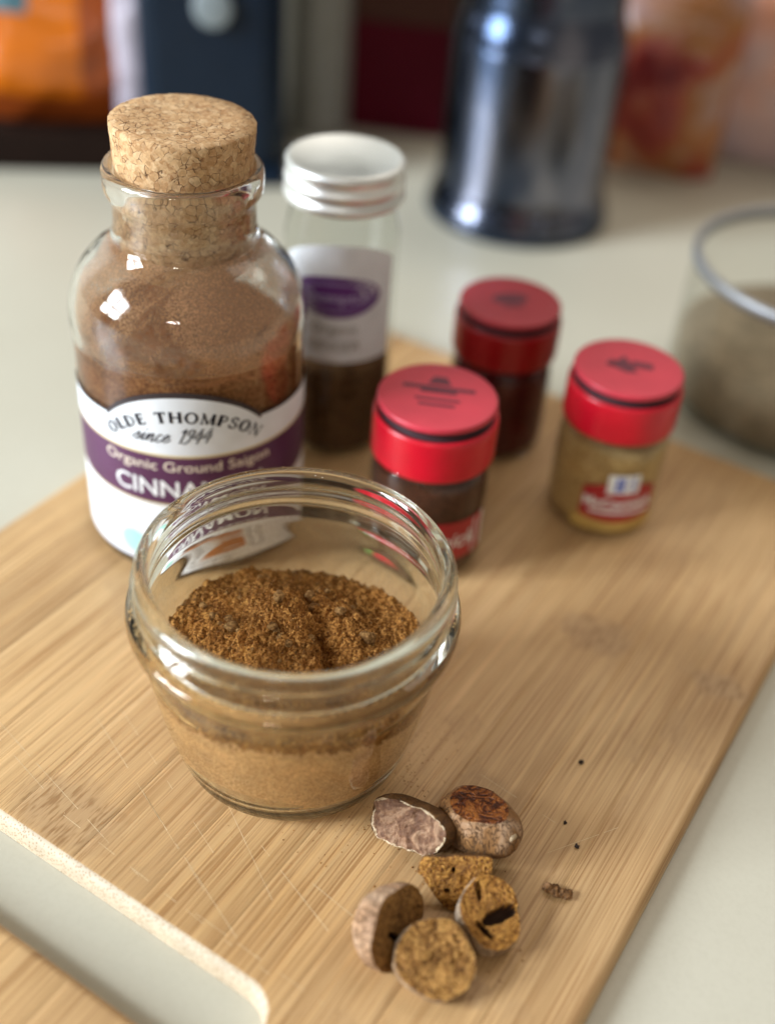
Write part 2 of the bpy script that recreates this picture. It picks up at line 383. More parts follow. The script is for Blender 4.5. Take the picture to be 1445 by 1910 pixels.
def smooth_prof(pts, per=6):
    """Catmull-Rom through the (r, z) profile"""
    out = []
    n = len(pts)
    for i in range(n - 1):
        p0, p1, p2, p3 = pts[max(i - 1, 0)], pts[i], pts[i + 1], pts[min(i + 2, n - 1)]
        for k in range(per):
            t = k / per
            out.append(tuple(.5 * (2 * p1[a] + (p2[a] - p0[a]) * t + (2 * p0[a] - 5 * p1[a] + 4 * p2[a] - p3[a]) * t * t
                                   + (3 * p1[a] - p0[a] - 3 * p2[a] + p3[a]) * t ** 3) for a in (0, 1)))
    out.append(pts[-1]); return out
def lathe(name, prof, mat, parent=None, seg=96, fn=None, closed=False, midx_fn=None, loc=(0, 0, 0)):
    """prof: (r, z) from bottom axis to top axis; r == 0 ends are capped to a point; closed joins last ring to first"""
    V, Fc, MI = [], [], []
    rings = []
    for (r, z) in prof:
        if r <= 1e-6:
            V.append((0, 0, z)); rings.append([len(V) - 1])
        else:
            ring = []
            for k in range(seg):
                a = 2 * math.pi * k / seg
                rr, zz = (fn(r, z, a) if fn else (r, z))
                V.append((rr * math.cos(a), rr * math.sin(a), zz)); ring.append(len(V) - 1)
            rings.append(ring)
    pairs = list(zip(rings[:-1], rings[1:]))
    if closed: pairs.append((rings[-1], rings[0]))
    for i, (A, B) in enumerate(pairs):
        for k in range(seg):
            k2 = (k + 1) % seg
            if len(A) == 1 and len(B) == 1: continue
            if len(A) == 1: f = (A[0], B[k2], B[k])
            elif len(B) == 1: f = (A[k], A[k2], B[0])
            else: f = (A[k], A[k2], B[k2], B[k])
            Fc.append(f); MI.append(midx_fn(i) if midx_fn else 0)
    return obj(name, V, Fc, mat, parent, MI, True, loc)
def box(name, sx, sy, sz, mat, parent=None, loc=(0, 0, 0), bev=2.0, rot=(0, 0, 0)):
    bm = bmesh.new(); bmesh.ops.create_cube(bm, size=1)
    for v in bm.verts: v.co = Vector((v.co.x * sx * MM, v.co.y * sy * MM, (v.co.z + .5) * sz * MM))
    bmesh.ops.bevel(bm, geom=bm.edges[:], offset=bev * MM, segments=3, profile=.5, affect='EDGES')
    me = bpy.data.meshes.new(name); bm.to_mesh(me); bm.free(); me.materials.append(mat)
    o = bpy.data.objects.new(name, me); COL.objects.link(o); o.location = tuple(c * MM for c in loc); o.rotation_euler = rot
    if parent: o.parent = parent
    return o
def nz(x, y, z, s, o=4): return noise.fractal(Vector((x * s, y * s, z * s)), 1.0, 2.0, o)

# ------------------------------------------------------------------ counter, wall
Z_C = -4.85
cv = [(-1600, -900, Z_C), (1600, -900, Z_C), (1600, 1000, Z_C), (-1600, 1000, Z_C), (-1600, -900, Z_C - 30), (1600, -900, Z_C - 30), (1600, 1000, Z_C - 30), (-1600, 1000, Z_C - 30)]
cf = [(0, 1, 2, 3), (7, 6, 5, 4), (0, 4, 5, 1), (1, 5, 6, 2), (2, 6, 7, 3), (3, 7, 4, 0)]
o = obj("countertop", cv, cf, M['counter'], smooth=False); o['kind'] = 'structure'; o['label'] = 'cream laminate kitchen countertop under the cutting board'
wv = [(-1600, 1000, Z_C), (1600, 1000, Z_C), (1600, 1040, Z_C), (-1600, 1040, Z_C), (-1600, 1000, 900), (1600, 1000, 900), (1600, 1040, 900), (-1600, 1040, 900)]
o = obj("wall", wv, [(0, 1, 5, 4), (1, 2, 6, 5), (2, 3, 7, 6), (3, 0, 4, 7), (4, 5, 6, 7), (3, 2, 1, 0)], M['wall'], smooth=False); o['kind'] = 'structure'

# ------------------------------------------------------------------ cutting board (local y runs along the grain, local x across it)
GA = R(29.41)
board = thing("cutting_board", "bamboo cutting board with a long handle slot lying on the cream counter", "cutting board", (0, 0, 0), -GA)
U0, U1, V0, V1 = 46.0, 316.0, -210.0, -15.5
SL0, SL1, SLV = 73.2, 89.6, -64.2          # slot: along u, ends (rounded) at v = SLV
SLR = (SL1 - SL0) / 2; SLC = (SL0 + SL1) / 2; SLE = SLV - SLR
CR = 13.0
def corner(v):
    d = max(0, (V0 + CR) - v, v - (V1 - CR))
    return CR - math.sqrt(max(0, CR * CR - d * d))
def slot_top(v): return SL1 if v < SLE else SLC + math.sqrt(max(0, SLR ** 2 - (v - SLE) ** 2))
def slot_bot(v): return SL0 if v < SLE else SLC - math.sqrt(max(0, SLR ** 2 - (v - SLE) ** 2))
TH = 4.7
edge_prof = [(0.0, -TH), (0.0, -2.8), (.08, -2.1), (.36, -1.35), (.8, -.75), (1.35, -.32), (1.9, -.08), (2.5, 0)]
def strip(v0, v1, lo, hi, slot=False):
    n = 12
    vs = [v0] + [v0 + .12 + (v1 - v0 - .24) * k / n for k in range(n + 1)] + [v1]
    if v0 <= V0 + .1: vs = sorted(set(vs + [V0 + .4, V0 + 1.0, V0 + 1.8]))
    if v1 >= V1 - .1: vs = sorted(set(vs + [V1 - .4, V1 - 1.0, V1 - 1.8]))
    V, Fc, MI = [], [], []
    rows = []
    for k, v in enumerate(vs):
        a, b = lo(v), hi(v)
        dz = 0.0
        if k in (0, len(vs) - 1): dz = .07
        for side in (v - V0, V1 - v):
            if side < 2.2: dz = max(dz, 2.2 - math.sqrt(max(0, 2.2 ** 2 - (2.2 - side) ** 2)))
        w = max(.5, b - a); s = min(1.0, w / 12.0)
        pr = [(a + x * s, z) for x, z in edge_prof] + [(a + (b - a) * q, 0) for q in (.3, .5, .7)] + [(b - x * s, z) for x, z in reversed(edge_prof)]
        rows.append([len(V) + i for i in range(len(pr))])
        V += [(v, y, max(-TH, min(z, -dz) if z > -TH + .01 else z)) for y, z in pr]
    m_ = len(rows[0]); ne = len(edge_prof)
    for A, B in zip(rows[:-1], rows[1:]):
        for i in range(m_ - 1):
            Fc.append((A[i], B[i], B[i + 1], A[i + 1])); MI.append(1 if (slot and i < ne - 2) else 0)
        Fc.append((A[m_ - 1], B[m_ - 1], B[0], A[0])); MI.append(0)
    Fc.append(tuple(rows[0])); MI.append(0); Fc.append(tuple(reversed(rows[-1]))); MI.append(0)
    o = obj("strip", V, Fc, [M['bamboo'], M['end']], board, MI); recalc(o); sharp(o, 50)
    return o
far = lambda v: U1 - corner(v)
near = lambda v: U0 + corner(v)
bounds = [V0, -192.3, -174, -155.6, -137.4, -118.9, -100.7, -82.2, SLV, -47.6, -31.4, V1]
for a, b in zip(bounds[:-1], bounds[1:]):
    if b <= SLV + .01:
        strip(a, b, slot_top, far, True); strip(a, b, near, slot_bot)
    else:
        strip(a, b, near, far)
# knife scratches on the board face: thin broken ribbons
sv, sf = [], []
def scratch(p, q, w=.16):
    p, q = Vector(p), Vector(q); d = (q - p); L = d.length; d.normalize(); nrm = Vector((-d.y, d.x))
    t = 0.0
    while t < L:
        ln = random.uniform(1.2, 5.5)
        if random.random() < .72:
            a, b = p + d * t, p + d * min(L, t + ln); ww = w * random.uniform(.5, 1)
            i = len(sv)
            for pt, k in ((a, -.3), (a, .3), (b, .5), (b, -.5)): sv.append((pt.x + nrm.x * ww * k, pt.y + nrm.y * ww * k, .03))
            sf.append((i, i + 3, i + 2, i + 1))
        t += ln
for p, q in (((-171, 111), (-105, 96)), ((-160, 106), (-128, 98.5)), ((-146, 124), (-92, 101)), ((-138, 127), (-96, 109)), ((-128, 98), (-70, 94)), ((-104, 122), (-74, 104)),
             ((-118, 112), (-80, 96.5)), ((-94, 118), (-66, 108)), ((-90, 96), (-58, 95)), ((-60, 160), (-40, 158)), ((-38, 150), (-28, 165)), ((-75, 115), (-52, 112))): scratch(p, q)
o = obj("knife_mark", sv, sf, M['scratch'], board, smooth=False); o['kind'] = 'stuff'

# ------------------------------------------------------------------ small glass jar with ground nutmeg
MJ = (-17.5, 175.4, 0.05)
jar = thing("glass_jar", "small open squat glass jar with threaded rim half full of brown powder", "jar", MJ)
outer = smooth_prof([(20.5, 0.0), (23.2, .5), (25.5, 2.4), (26.7, 5.5), (28.1, 11), (29.8, 20), (31.4, 29), (32.2, 34.5), (32.6, 38.2)], 5)
outer += smooth_prof([(33.0, 39.4), (34.3, 40.4), (34.85, 41.6), (34.85, 42.9), (34.3, 43.8), (33.2, 44.3), (32.3, 44.7), (32.05, 45.8), (32.1, 47.3), (32.2, 49), (32.35, 50.2), (32.85, 50.9), (33.0, 51.8), (32.95, 52.8), (32.3, 53.7), (31.3, 54.0)], 4)
inner = smooth_prof([(30.2, 53.7), (29.6, 52.8), (29.5, 51), (29.6, 48.5), (29.8, 46.2), (30.5, 44.2), (30.9, 42.2), (30.6, 39.8), (30.0, 36.5), (29.5, 32), (27.2, 22), (25.7, 13), (24.4, 7.5), (22.3, 5.0), (19, 4.2), (10, 4.0), (0, 4.0)], 5)
bottom = [(0, 1.6), (10, 1.5), (17.5, 1.2), (19.2, .5)]
def thread(r, z, a):
    if 45.0 < z < 51 and r > 31.2:
        u = (a / (2 * math.pi) + .62) % 1.0
        for s in (0.0, 1.0):
            zt = 49.9 - 2.3 * (u + s)
            ln = (u + s); fade = min(1, max(0, ln * 14), max(0, (1.35 - ln) * 14))
            r += 1.35 * fade * math.exp(-((z - zt) / .7) ** 2)
    if 45.0 < z < 51 and 29 < r < 30.2:
        u = (a / (2 * math.pi) + .62) % 1.0
        for s in (0.0, 1.0):
            zt = 49.9 - 2.3 * (u + s); ln = (u + s); fade = min(1, max(0, ln * 14), max(0, (1.35 - ln) * 14))
            r += .35 * fade * math.exp(-((z - zt) / 1.2) ** 2)
    wob = .10 * math.sin(3 * a + z * .12) + .06 * math.sin(5 * a - z * .2)
    return r + wob, z
g = lathe("glass_body", bottom + outer + inner, M['jar_glass'], jar, 160, thread)
recalc(g)
# powder: compacted pale dust against the glass, dark rough heap on top
def in_r(z):
    pts = [(4.0, 18.6), (4.3, 19.4), (5.2, 22.0), (7.5, 24.2), (13, 25.7), (22, 27.2), (32, 29.5), (40, 30.6)]
    for (z0, r0), (z1, r1) in zip(pts[:-1], pts[1:]):
        if z <= z1: return r0 + (r1 - r0) * max(0, z - z0) / (z1 - z0)
    return pts[-1][1]
def heap_z(x, y):
    r = math.hypot(x, y); a = math.atan2(y, x)
    edge = 27.2 + 5.6 * max(0, math.cos(a + R(90))) ** 1.2 + .8 * math.cos(2 * a + .6) + .9 * math.sin(3 * a)
    k = min(1, r / 25.5)
    top = 30.0 + 4.0 * math.exp(-(((x + 1) / 11) ** 2 + ((y - 12) / 9) ** 2)) + 1.8 * math.exp(-(((x - 8) / 8) ** 2 + ((y - 4) / 7) ** 2))
    z = top * (1 - k ** 2.2) + edge * k ** 2.2
    t = x - (4.2 - .36 * y) + 1.6 * nz(x, y, 7, .28, 3); wy = math.exp(-((y - 2) / 12) ** 4)
    z += wy * (2.6 / (1 + math.exp(max(-40, min(40, t / 1.3)))) * math.exp(-(min(0, t) / 9) ** 2) - 4.0 * math.exp(-((t - 1.8) / 2.2) ** 2))      # ridge and furrow
    z -= 1.8 * math.exp(-(((x - 11) / 3.5) ** 2 + ((y + 9) / 4.0) ** 2))
    z += 1.3 * nz(x, y, 3.1, .16) + 1.3 * abs(nz(x, y, 9.1, .38)) + .75 * nz(x, y, 5.2, .9, 3) + .36 * noise.noise(Vector((x * 3.1, y * 3.1, 1)))
    return z
V, Fc, MI = [], [], []
NA, NR = 300, 130
rings = []
for i in range(NR + 1):
    k = i / NR; ring = []
    for j in range(NA):
        a = 2 * math.pi * j / NA
        if i == 0: x = y = 0.0
        ze = 27.0
        for _ in range(3):
            rr = (in_r(ze) + .22) * k
            x, y = rr * math.cos(a), rr * math.sin(a)
            if k == 1.0: ze = heap_z(x, y)
            else: break
        if k < 1:
            rr = (in_r(27 + 1 * k) + .22) * k; x, y = rr * math.cos(a), rr * math.sin(a)
        V.append((x, y, heap_z(x, y))); ring.append(len(V) - 1)
        if i == 0: break
    rings.append(ring)
for A, B in zip(rings[:-1], rings[1:]):
    for j in range(NA):
        j2 = (j + 1) % NA
        Fc.append((A[0], B[j], B[j2]) if len(A) == 1 else (A[j], B[j], B[j2], A[j2])); MI.append(0)
rnd0 = random.Random(4); prev = rings[-1]; topz = [V[i][2] for i in prev]
for s in range(1, 45):
    q = s / 44; ring = []
    for j in range(NA):
        a = 2 * math.pi * j / NA; z = topz[j] * (1 - q) + 4.25 * q; rr = in_r(z) + .22
        V.append((rr * math.cos(a), rr * math.sin(a), z)); ring.append(len(V) - 1)
    for j in range(NA):
        j2 = (j + 1) % NA; Fc.append((prev[j], ring[j], ring[j2], prev[j2]))
        zz = V[ring[j]][2]; a = 2 * math.pi * j / NA
        lim = topz[j] - 1.5 - 2.4 * max(0, math.cos(a - R(-28))) - 1.0 * abs(nz(math.cos(a) * 3, math.sin(a) * 3, 0, 1.3))
        MI.append(1 if zz < lim + rnd0.gauss(0, .55) else 0)
    prev = ring
V.append((0, 0, 4.2)); c_ = len(V) - 1
for j in range(NA): Fc.append((prev[j], c_, prev[(j + 1) % NA])); MI.append(1)
powder = obj("spice_powder", V, Fc, [M['nutmeg_powder'], M['nutmeg_fine']], None, MI, loc=MJ)
tag(powder, "coarse dark brown ground spice heaped inside the small open glass jar", "spice", kind='stuff')
# crumbs lying on the heap
def lumps(name, items, mats, seed=3, sub=2, rough=.28):
    rnd = random.Random(seed); V, Fc, MI = [], [], []
    bm = bmesh.new(); bmesh.ops.create_icosphere(bm, subdivisions=sub, radius=1); bv = [v.co.copy() for v in bm.verts]; bf = [tuple(v.index for v in f.verts) for f in bm.faces]; bm.free()
    for (x, y, z, r, mi) in items:
        b = len(V); ox = rnd.uniform(0, 90); sx, sy, sz = rnd.uniform(.75, 1.25), rnd.uniform(.75, 1.25), rnd.uniform(.6, 1.0)
        for v in bv:
            k = r * (1 + rough * noise.noise(v * 1.6 + Vector((ox, 0, 0))) + rough * .7 * noise.noise(v * 4 + Vector((ox, 9, 0))))
            V.append((x + v.x * k * sx, y + v.y * k * sy, z + v.z * k * sz))
        Fc += [tuple(i + b for i in f) for f in bf]; MI += [mi] * len(bf)
    return V, Fc, MI
rnd = random.Random(11); items = []
for k in range(170):
    a = rnd.uniform(0, 6.283); r = 26 * math.sqrt(rnd.random()); x, y = r * math.cos(a), r * math.sin(a); sz = .28 + .75 * rnd.random() ** 2.2
    items.append((x, y, heap_z(x, y) + sz * .1, sz, 1 if k % 3 == 0 else 0))
for k in range(2600):
    a = rnd.uniform(0, 6.283); r = 26.4 * math.sqrt(rnd.random()); x, y = r * math.cos(a), r * math.sin(a); sz = rnd.uniform(.09, .24)
    items.append((x, y, heap_z(x, y) + sz * .3, sz, 1 if k % 5 == 0 else 0))
for (x, y, s) in ((-14, 3, 1.5), (-5, 1.5, 1.1), (-4.5, 7.5, 1.4), (2, 14.5, 1.5), (15.5, 3, 1.6), (-15, 5.5, 1.0), (17.2, -5, 1.7), (9, 9, 1.2), (-1, -2, 1.0), (3, 10.5, 1.1), (20, 1, 1.2), (10.5, -10, 1.1)):
    items.append((x, y, heap_z(x, y) + s * .35, s, 1))
V, Fc, MI = lumps("x", items, None, 3, 2, .42)
o = obj("powder_crumbs", V, Fc, [M['nutmeg_powder'], mat_powder("pale_crumb", (.13, .056, .015), (.25, .125, .04), (.44, .25, .095))], powder, MI); o['kind'] = 'stuff'
# dust clinging inside the jar above the powder
V, Fc = [], []
for i in range(24):
    z = 23.5 + (52 - 23.5) * i / 23
    rr = [(23.5, 27.1), (28.5, 28.6), (32, 29.4), (36.5, 29.9), (39.8, 30.4), (42.2, 30.7), (44.2, 30.3), (46.2, 29.6), (52, 29.3)]
    for (a0, r0), (a1, r1) in zip(rr[:-1], rr[1:]):
        if z <= a1 + 1e-6: rad = r0 + (r1 - r0) * (z - a0) / (a1 - a0) - .35; break
    for j in range(120):
        a = 2 * math.pi * j / 120; V.append((rad * math.cos(a), rad * math.sin(a), z))
for i in range(23):
    for j in range(120): Fc.append((i * 120 + j, i * 120 + (j + 1) % 120, (i + 1) * 120 + (j + 1) % 120, (i + 1) * 120 + j))
o = obj("dust_film", V, Fc, M['film_nut'], jar)
# grains caught on the jar's ledges and rim
items = []
for k in range(420):
    a = R(rnd.gauss(228, 22)) if k < 300 else rnd.uniform(0, 6.283)
    z = 45.0 + abs(rnd.gauss(0, .35)); items.append((33.3 * math.cos(a) + rnd.gauss(0, .35), 33.3 * math.sin(a) + rnd.gauss(0, .35), z, rnd.uniform(.09, .24), 0))
for k in range(90):
    a = rnd.uniform(0, 6.283); rr = rnd.uniform(30.6, 32.2); items.append((rr * math.cos(a), rr * math.sin(a), 54.03, rnd.uniform(.06, .15), 0))
for k in range(60):
    a = R(rnd.gauss(265, 40)); z = rnd.uniform(45.5, 49); items.append((32.5 * math.cos(a), 32.5 * math.sin(a), z, rnd.uniform(.06, .15), 0))
V, Fc, MI = lumps("x", items, None, 5, 1)
o = obj("powder_grains", V, Fc, [M['gold_grain']], powder, MI); o['kind'] = 'stuff'

# ------------------------------------------------------------------ corked cinnamon bottle
CB = (-53.5, 253.0, 0.05)
bottle = thing("spice_bottle", "tall corked clear glass bottle with white and purple cinnamon label", "bottle", CB)
BR = 28.7
outer = smooth_prof([(24.5, 0), (27.2, .7), (28.5, 3.2), (BR, 6.5), (BR, 20), (BR, 40), (BR, 56), (28.95, 61), (29.2, 66), (28.7, 71), (26.8, 76), (23.6, 80.2), (20.2, 83.3), (18.0, 86), (17.1, 88.6), (16.9, 91.5), (16.95, 94.5), (17.5, 96.3)], 5)
outer += smooth_prof([(18.2, 97.0), (18.6, 98.2), (18.7, 100.5), (18.6, 102), (18.0, 103), (17.0, 103.3)], 4)
inner = smooth_prof([(16.6, 103.0), (16.0, 101.6), (15.3, 98), (14.7, 93), (14.5, 88.5), (15.6, 85.2), (18.6, 82.4), (22.2, 79), (25.3, 75), (27.0, 70.5), (27.5, 66), (27.2, 60), (27.0, 50), (27.0, 20), (26.8, 7), (25, 4.4), (18, 3.6), (0, 3.6)], 5)
def wob(r, z, a): return r + .10 * math.sin(2 * a + z * .05) + .05 * math.sin(4 * a - z * .1), z
g = lathe("glass_body", [(0, 1.6), (16, 1.4), (22.5, .5)] + outer + inner, M['bottle_glass'], bottle, 128, wob); recalc(g)
# cork
cork_p = [(0, 77.2), (12.4, 77.2), (13.8, 77.6), (14.1, 78.6)] + [(14.2 + (16.5 - 14.2) * (z - 80.4) / (112.3 - 80.4), z) for z in [80.4 + k * 1.0 for k in range(1, 32)]] + [(16.45, 112.6), (16.1, 113.0), (12, 113.05), (8, 113.05), (4, 113.05), (0, 113.05)]
def corkfn(r, z, a):
    n_ = .16 * nz(math.cos(a) * r, math.sin(a) * r, z, .55, 3)
    return r + n_ + (.0), z + (.12 * nz(math.cos(a) * r, math.sin(a) * r, z, .6, 3) if z > 112.9 else 0)
cork = lathe("cork_stopper", cork_p, M['cork'], None, 160, corkfn, loc=CB)
tag(cork, "tapered speckled cork stopper pushed into the neck of the cinnamon bottle", "cork")
cork.rotation_euler = (R(0), R(1.3), .3); cork.location.x -= 95 * MM * math.sin(R(1.3))
# cinnamon inside
def cin_z(x, y):
    return 60.5 + 2.4 * math.exp(-(((x - 2) / 14) ** 2 + ((y - 6) / 12) ** 2)) - .05 * x + 1.1 * nz(x, y, 1, .09) + .4 * nz(x, y, 4, .4)
V, Fc = [], []; rings = []
for i in range(41):
    ring = []
    for j in range(96):
        a = 2 * math.pi * j / 96; r = 27.2 * i / 40; V.append((r * math.cos(a), r * math.sin(a), cin_z(r * math.cos(a), r * math.sin(a)))); ring.append(len(V) - 1)
        if i == 0: break
    rings.append(ring)
for q in range(1, 13):
    ring = []
    for j in range(96):
        a = 2 * math.pi * j / 96; z0 = V[rings[40][j]][2]; z = z0 + (4.6 - z0) * q / 12; rr = 27.2 if z > 7 else 24.9
        V.append((rr * math.cos(a), rr * math.sin(a), z)); ring.append(len(V) - 1)
    rings.append(ring)
V.append((0, 0, 4.5)); rings.append([len(V) - 1])
for A, B in zip(rings[:-1], rings[1:]):
    for j in range(96):
        j2 = (j + 1) % 96
        Fc.append((A[0], B[j], B[j2]) if len(A) == 1 else ((A[j], B[0], A[j2]) if len(B) == 1 else (A[j], B[j], B[j2], A[j2])))
o = obj("spice_powder", V, Fc, M['cinnamon'], None, loc=CB); recalc(o)
tag(o, "ground cinnamon filling the corked bottle up to its shoulder", "spice", kind='stuff')
# cinnamon dust on the inside of the shoulder
prof = smooth_prof([(27.1, 62.5), (27.3, 65), (27.25, 67.5), (26.8, 70.3), (25.1, 74.8), (22.0, 78.7), (18.4, 82.1), (16.1, 85)], 5)
lathe("dust_film", prof, M['film_cin'], bottle, 96)

# ---- label print helpers: (s, z) on a cylinder of radius rad, s measured along the surface, s = 0 faces the viewer's axis (-y)
def wrap(s, z, rad, r0):
    a = s / r0 - math.pi / 2
    return (rad * math.cos(a), rad * math.sin(a), z)
def panel(name, cols, rad, r0, mats, mi, parent, back=.12):
    """cols: list of (s, [z0..zn]); closed thin sheet"""
    V, Fc, MI = [], [], []; n = len(cols[0][1])
    for s, zs in cols:
        for z in zs: V.append(wrap(s, z, rad, r0))
    for i in range(len(cols) - 1):
        for k in range(n - 1):
            a = i * n + k; Fc.append((a, a + n, a + n + 1, a + 1)); MI.append(mi[k])
    return obj(name, V, Fc, mats, parent, MI)
class Print:
    """flat lettering collected as polygons in (s, z), wrapped on a cylinder"""
    def __init__(s): s.V = []; s.F = []
    def poly(s, pts):
        b = len(s.V); s.V += pts; s.F.append(tuple(range(b, b + len(pts))))
    def line(s, x0, y0, x1, y1, w, T):
        d = Vector((x1 - x0, y1 - y0)); L = d.length or 1; n = Vector((-d.y, d.x)) / L * w / 2
        k = max(1, int(L / .35))
        for i in range(k):
            a = Vector((x0, y0)) + d * (i / k); b = Vector((x0, y0)) + d * ((i + 1) / k)
            s.poly([T(*(a - n)), T(*(b - n)), T(*(b + n)), T(*(a + n))])
    def ring(s, cx, cy, rx, ry, wx, wy, T, a0=0, a1=360, n=28):
        for i in range(n):
            A, B = R(a0 + (a1 - a0) * i / n), R(a0 + (a1 - a0) * (i + 1) / n)
            s.poly([T(cx + rx * math.cos(A), cy + ry * math.sin(A)), T(cx + rx * math.cos(B), cy + ry * math.sin(B)),
                    T(cx + (rx - wx) * math.cos(B), cy + (ry - wy) * math.sin(B)), T(cx + (rx - wx) * math.cos(A), cy + (ry - wy) * math.sin(A))])
    def disc(s, cx, cy, rx, ry, T, n=28, k=4):
        for j in range(k):
            s.ring(cx, cy, rx * (j + 1) / k, ry * (j + 1) / k, rx / k, ry / k, T, n=n)
    def curve(s, pts, wf, T, n=9):
        """bezier-ish path through points (Catmull-Rom), width from direction (pen)"""
        P = [Vector(p) for p in pts]; out = []
        for i in range(len(P) - 1):
            p0, p1, p2, p3 = P[max(i - 1, 0)], P[i], P[i + 1], P[min(i + 2, len(P) - 1)]
            for q in range(n):
                t = q / n; out.append(.5 * (2 * p1 + (p2 - p0) * t + (2 * p0 - 5 * p1 + 4 * p2 - p3) * t * t + (3 * p1 - p0 - 3 * p2 + p3) * t ** 3))
        out.append(P[-1])
        prev = None
        for i, p in enumerate(out):
            d = (out[min(i + 1, len(out) - 1)] - out[max(i - 1, 0)]); d.normalize()
            w = wf(d); nn = Vector((-d.y, d.x)) * w / 2
            cur = (p + nn, p - nn)
            if prev: s.poly([T(*prev[0]), T(*prev[1]), T(*cur[1]), T(*cur[0])])
            prev = cur
    def text(s, body, size, T, shear=0.0, width=1.0, bold=0.0, center=True):
        cu = bpy.data.curves.new("txt", 'FONT'); cu.body = body; cu.size = 1.0; cu.shear = shear; cu.resolution_u = 4; cu.offset = bold
        to = bpy.data.objects.new("txt", cu); COL.objects.link(to)
        me = to.to_mesh()
        xs = [v.co.x for v in me.vertices]; x0, x1 = min(xs), max(xs); b = len(s.V)
        off = (x0 + x1) / 2 if center else x0
        s.V += [T((v.co.x - off) * size * width, v.co.y * size) for v in me.vertices]
        s.F += [tuple(i + b for i in p.vertices) for p in me.polygons]
        to.to_mesh_clear(); bpy.data.objects.remove(to); bpy.data.curves.remove(cu)
        return (x1 - x0) * size * width
    def build(s, name, mat, rad, r0, parent):
        o = obj(name, [wrap(p[0], p[1], rad, r0) for p in s.V], s.F, mat, parent, smooth=False)
        bm = bmesh.new(); bm.from_mesh(o.data)
        for f in bm.faces:
            c = f.calc_center_median(); f.normal_update()
            if f.normal.x * c.x + f.normal.y * c.y < 0: f.normal_flip()
        bm.to_mesh(o.data); bm.free(); return o
    def flat(s, name, mat, z, parent, loc=(0, 0, 0)):
        o = obj(name, [(p[0], p[1], z) for p in s.V], s.F, mat, parent, smooth=False, loc=loc); 
        bm = bmesh.new(); bm.from_mesh(o.data)
        for f in bm.faces:
            f.normal_update()
            if f.normal.z < 0: f.normal_flip()
        bm.to_mesh(o.data); bm.free(); return o
I = lambda x, y: (x, y)
LR = BR + .30
ARC_C, ARC_Z, ARC_R = 3.0, 34.2, 25.3
def top_edge(s):
    d = abs(s - ARC_C)
    if d <= 19.6: return ARC_Z + math.sqrt(ARC_R ** 2 - d * d)
    return 50.2 - .055 * (d - 19.6)
ss = sorted(set([-62 + 124 * k / 150 for k in range(151)] + [ARC_C - 19.6, ARC_C + 19.6, ARC_C - 19.0, ARC_C + 19.0, ARC_C - 20.2, ARC_C + 20.2]))
cols = []
for s_ in ss:
    te = top_edge(s_); d = abs(s_ - ARC_C); bw = 1.55 if d <= 19.6 else .75
    cols.append((s_, [5.2, 25.3, 25.9, 40.5, 41.25, te - bw, te]))
label = panel("label", cols, LR, BR, [M['label_white'], M['label_gold'], M['label_purple'], M['label_dark']], [0, 1, 2, 1, 0, 3], bottle)
# OLDE THOMPSON on an arc, wide serif capitals
P_ = Print()
SW, SN, SF = .25, .13, .10
def glyph(ch, T):
    def ser(x, y, w=.30): P_.line(x - w / 2, y, x + w / 2, y, SF, T)
    L_ = lambda *a: P_.line(*a, T)
    if ch == 'O': P_.ring(.52, .5, .53, .54, SW * .86, .12, T); return 1.04
    if ch == 'L':
        L_(.2, 0, .2, 1, SW); L_(.05, .045, .68, .045, SN); L_(.66, .0, .70, .25, SF); ser(.2, .965, .34); return .74
    if ch == 'D':
        L_(.2, 0, .2, 1, SW); P_.ring(.34, .5, .60, .5, .19, .09, T, -90, 90); L_(.05, .045, .36, .045, SN); L_(.05, .955, .36, .955, SN); return .98
    if ch == 'E':
        L_(.2, 0, .2, 1, SW); L_(.05, .045, .68, .045, SN); L_(.05, .955, .66, .955, SN); L_(.2, .52, .56, .52, SN); L_(.66, 0, .70, .23, SF); L_(.64, 1, .66, .78, SF); L_(.56, .42, .56, .62, SF); return .76
    if ch == 'T':
        L_(.44, 0, .44, 1, SW); L_(.03, .955, .85, .955, SN); L_(.05, 1, .03, .75, SF); L_(.83, 1, .85, .75, SF); ser(.44, .035, .36); return .88
    if ch == 'H':
        for x in (.2, .88): L_(x, 0, x, 1, SW); ser(x, .035); ser(x, .965)
        L_(.2, .5, .88, .5, SN); return 1.08
    if ch == 'M':
        L_(.17, 0, .2, 1, .11); L_(1.03, 0, 1.0, 1, SW); L_(.2, .98, .6, .02, .17); L_(.6, .02, 1.0, .98, .10); ser(.17, .035); ser(1.03, .035); ser(.16, .965, .22); ser(1.04, .965, .22); return 1.2
    if ch == 'P':
        L_(.2, 0, .2, 1, SW); P_.ring(.40, .71, .40, .29, .18, .09, T, -90, 90); L_(.05, .955, .42, .955, SN); L_(.2, .465, .42, .465, SN); ser(.2, .035, .36); return .84
    if ch == 'S':
        P_.curve([(.62, .80), (.50, .94), (.32, .96), (.14, .84), (.16, .66), (.36, .54), (.56, .44), (.66, .26), (.54, .08), (.34, .03), (.14, .12), (.08, .24)], lambda d: .09 + .10 * abs(d.x * .35 - d.y * .5) + .05 * abs(d.y), T, 4)
        L_(.64, .98, .63, .72, SF); L_(.07, .02, .08, .3, SF); return .74
    if ch == 'N':
        L_(.17, 0, .17, 1, .10); L_(.90, 0, .90, 1, .10); L_(.15, .98, .92, .02, .19); ser(.17, .035); ser(.90, .965); ser(.10, .965, .2); return 1.06
    return .55
TXT = "OLDE THOMPSON"; CAPH = 3.08; RB = 26.4; ZB = 24.6; SX = 1.0
wd = []
_t = Print(); P_ = _t
for ch in TXT: wd.append(glyph(ch, I) if ch != ' ' else .58)
gap = .145; total = (sum(wd) + gap * (len(wd) - 1)) * CAPH * SX
P_ = Print(); pos = -total / 2
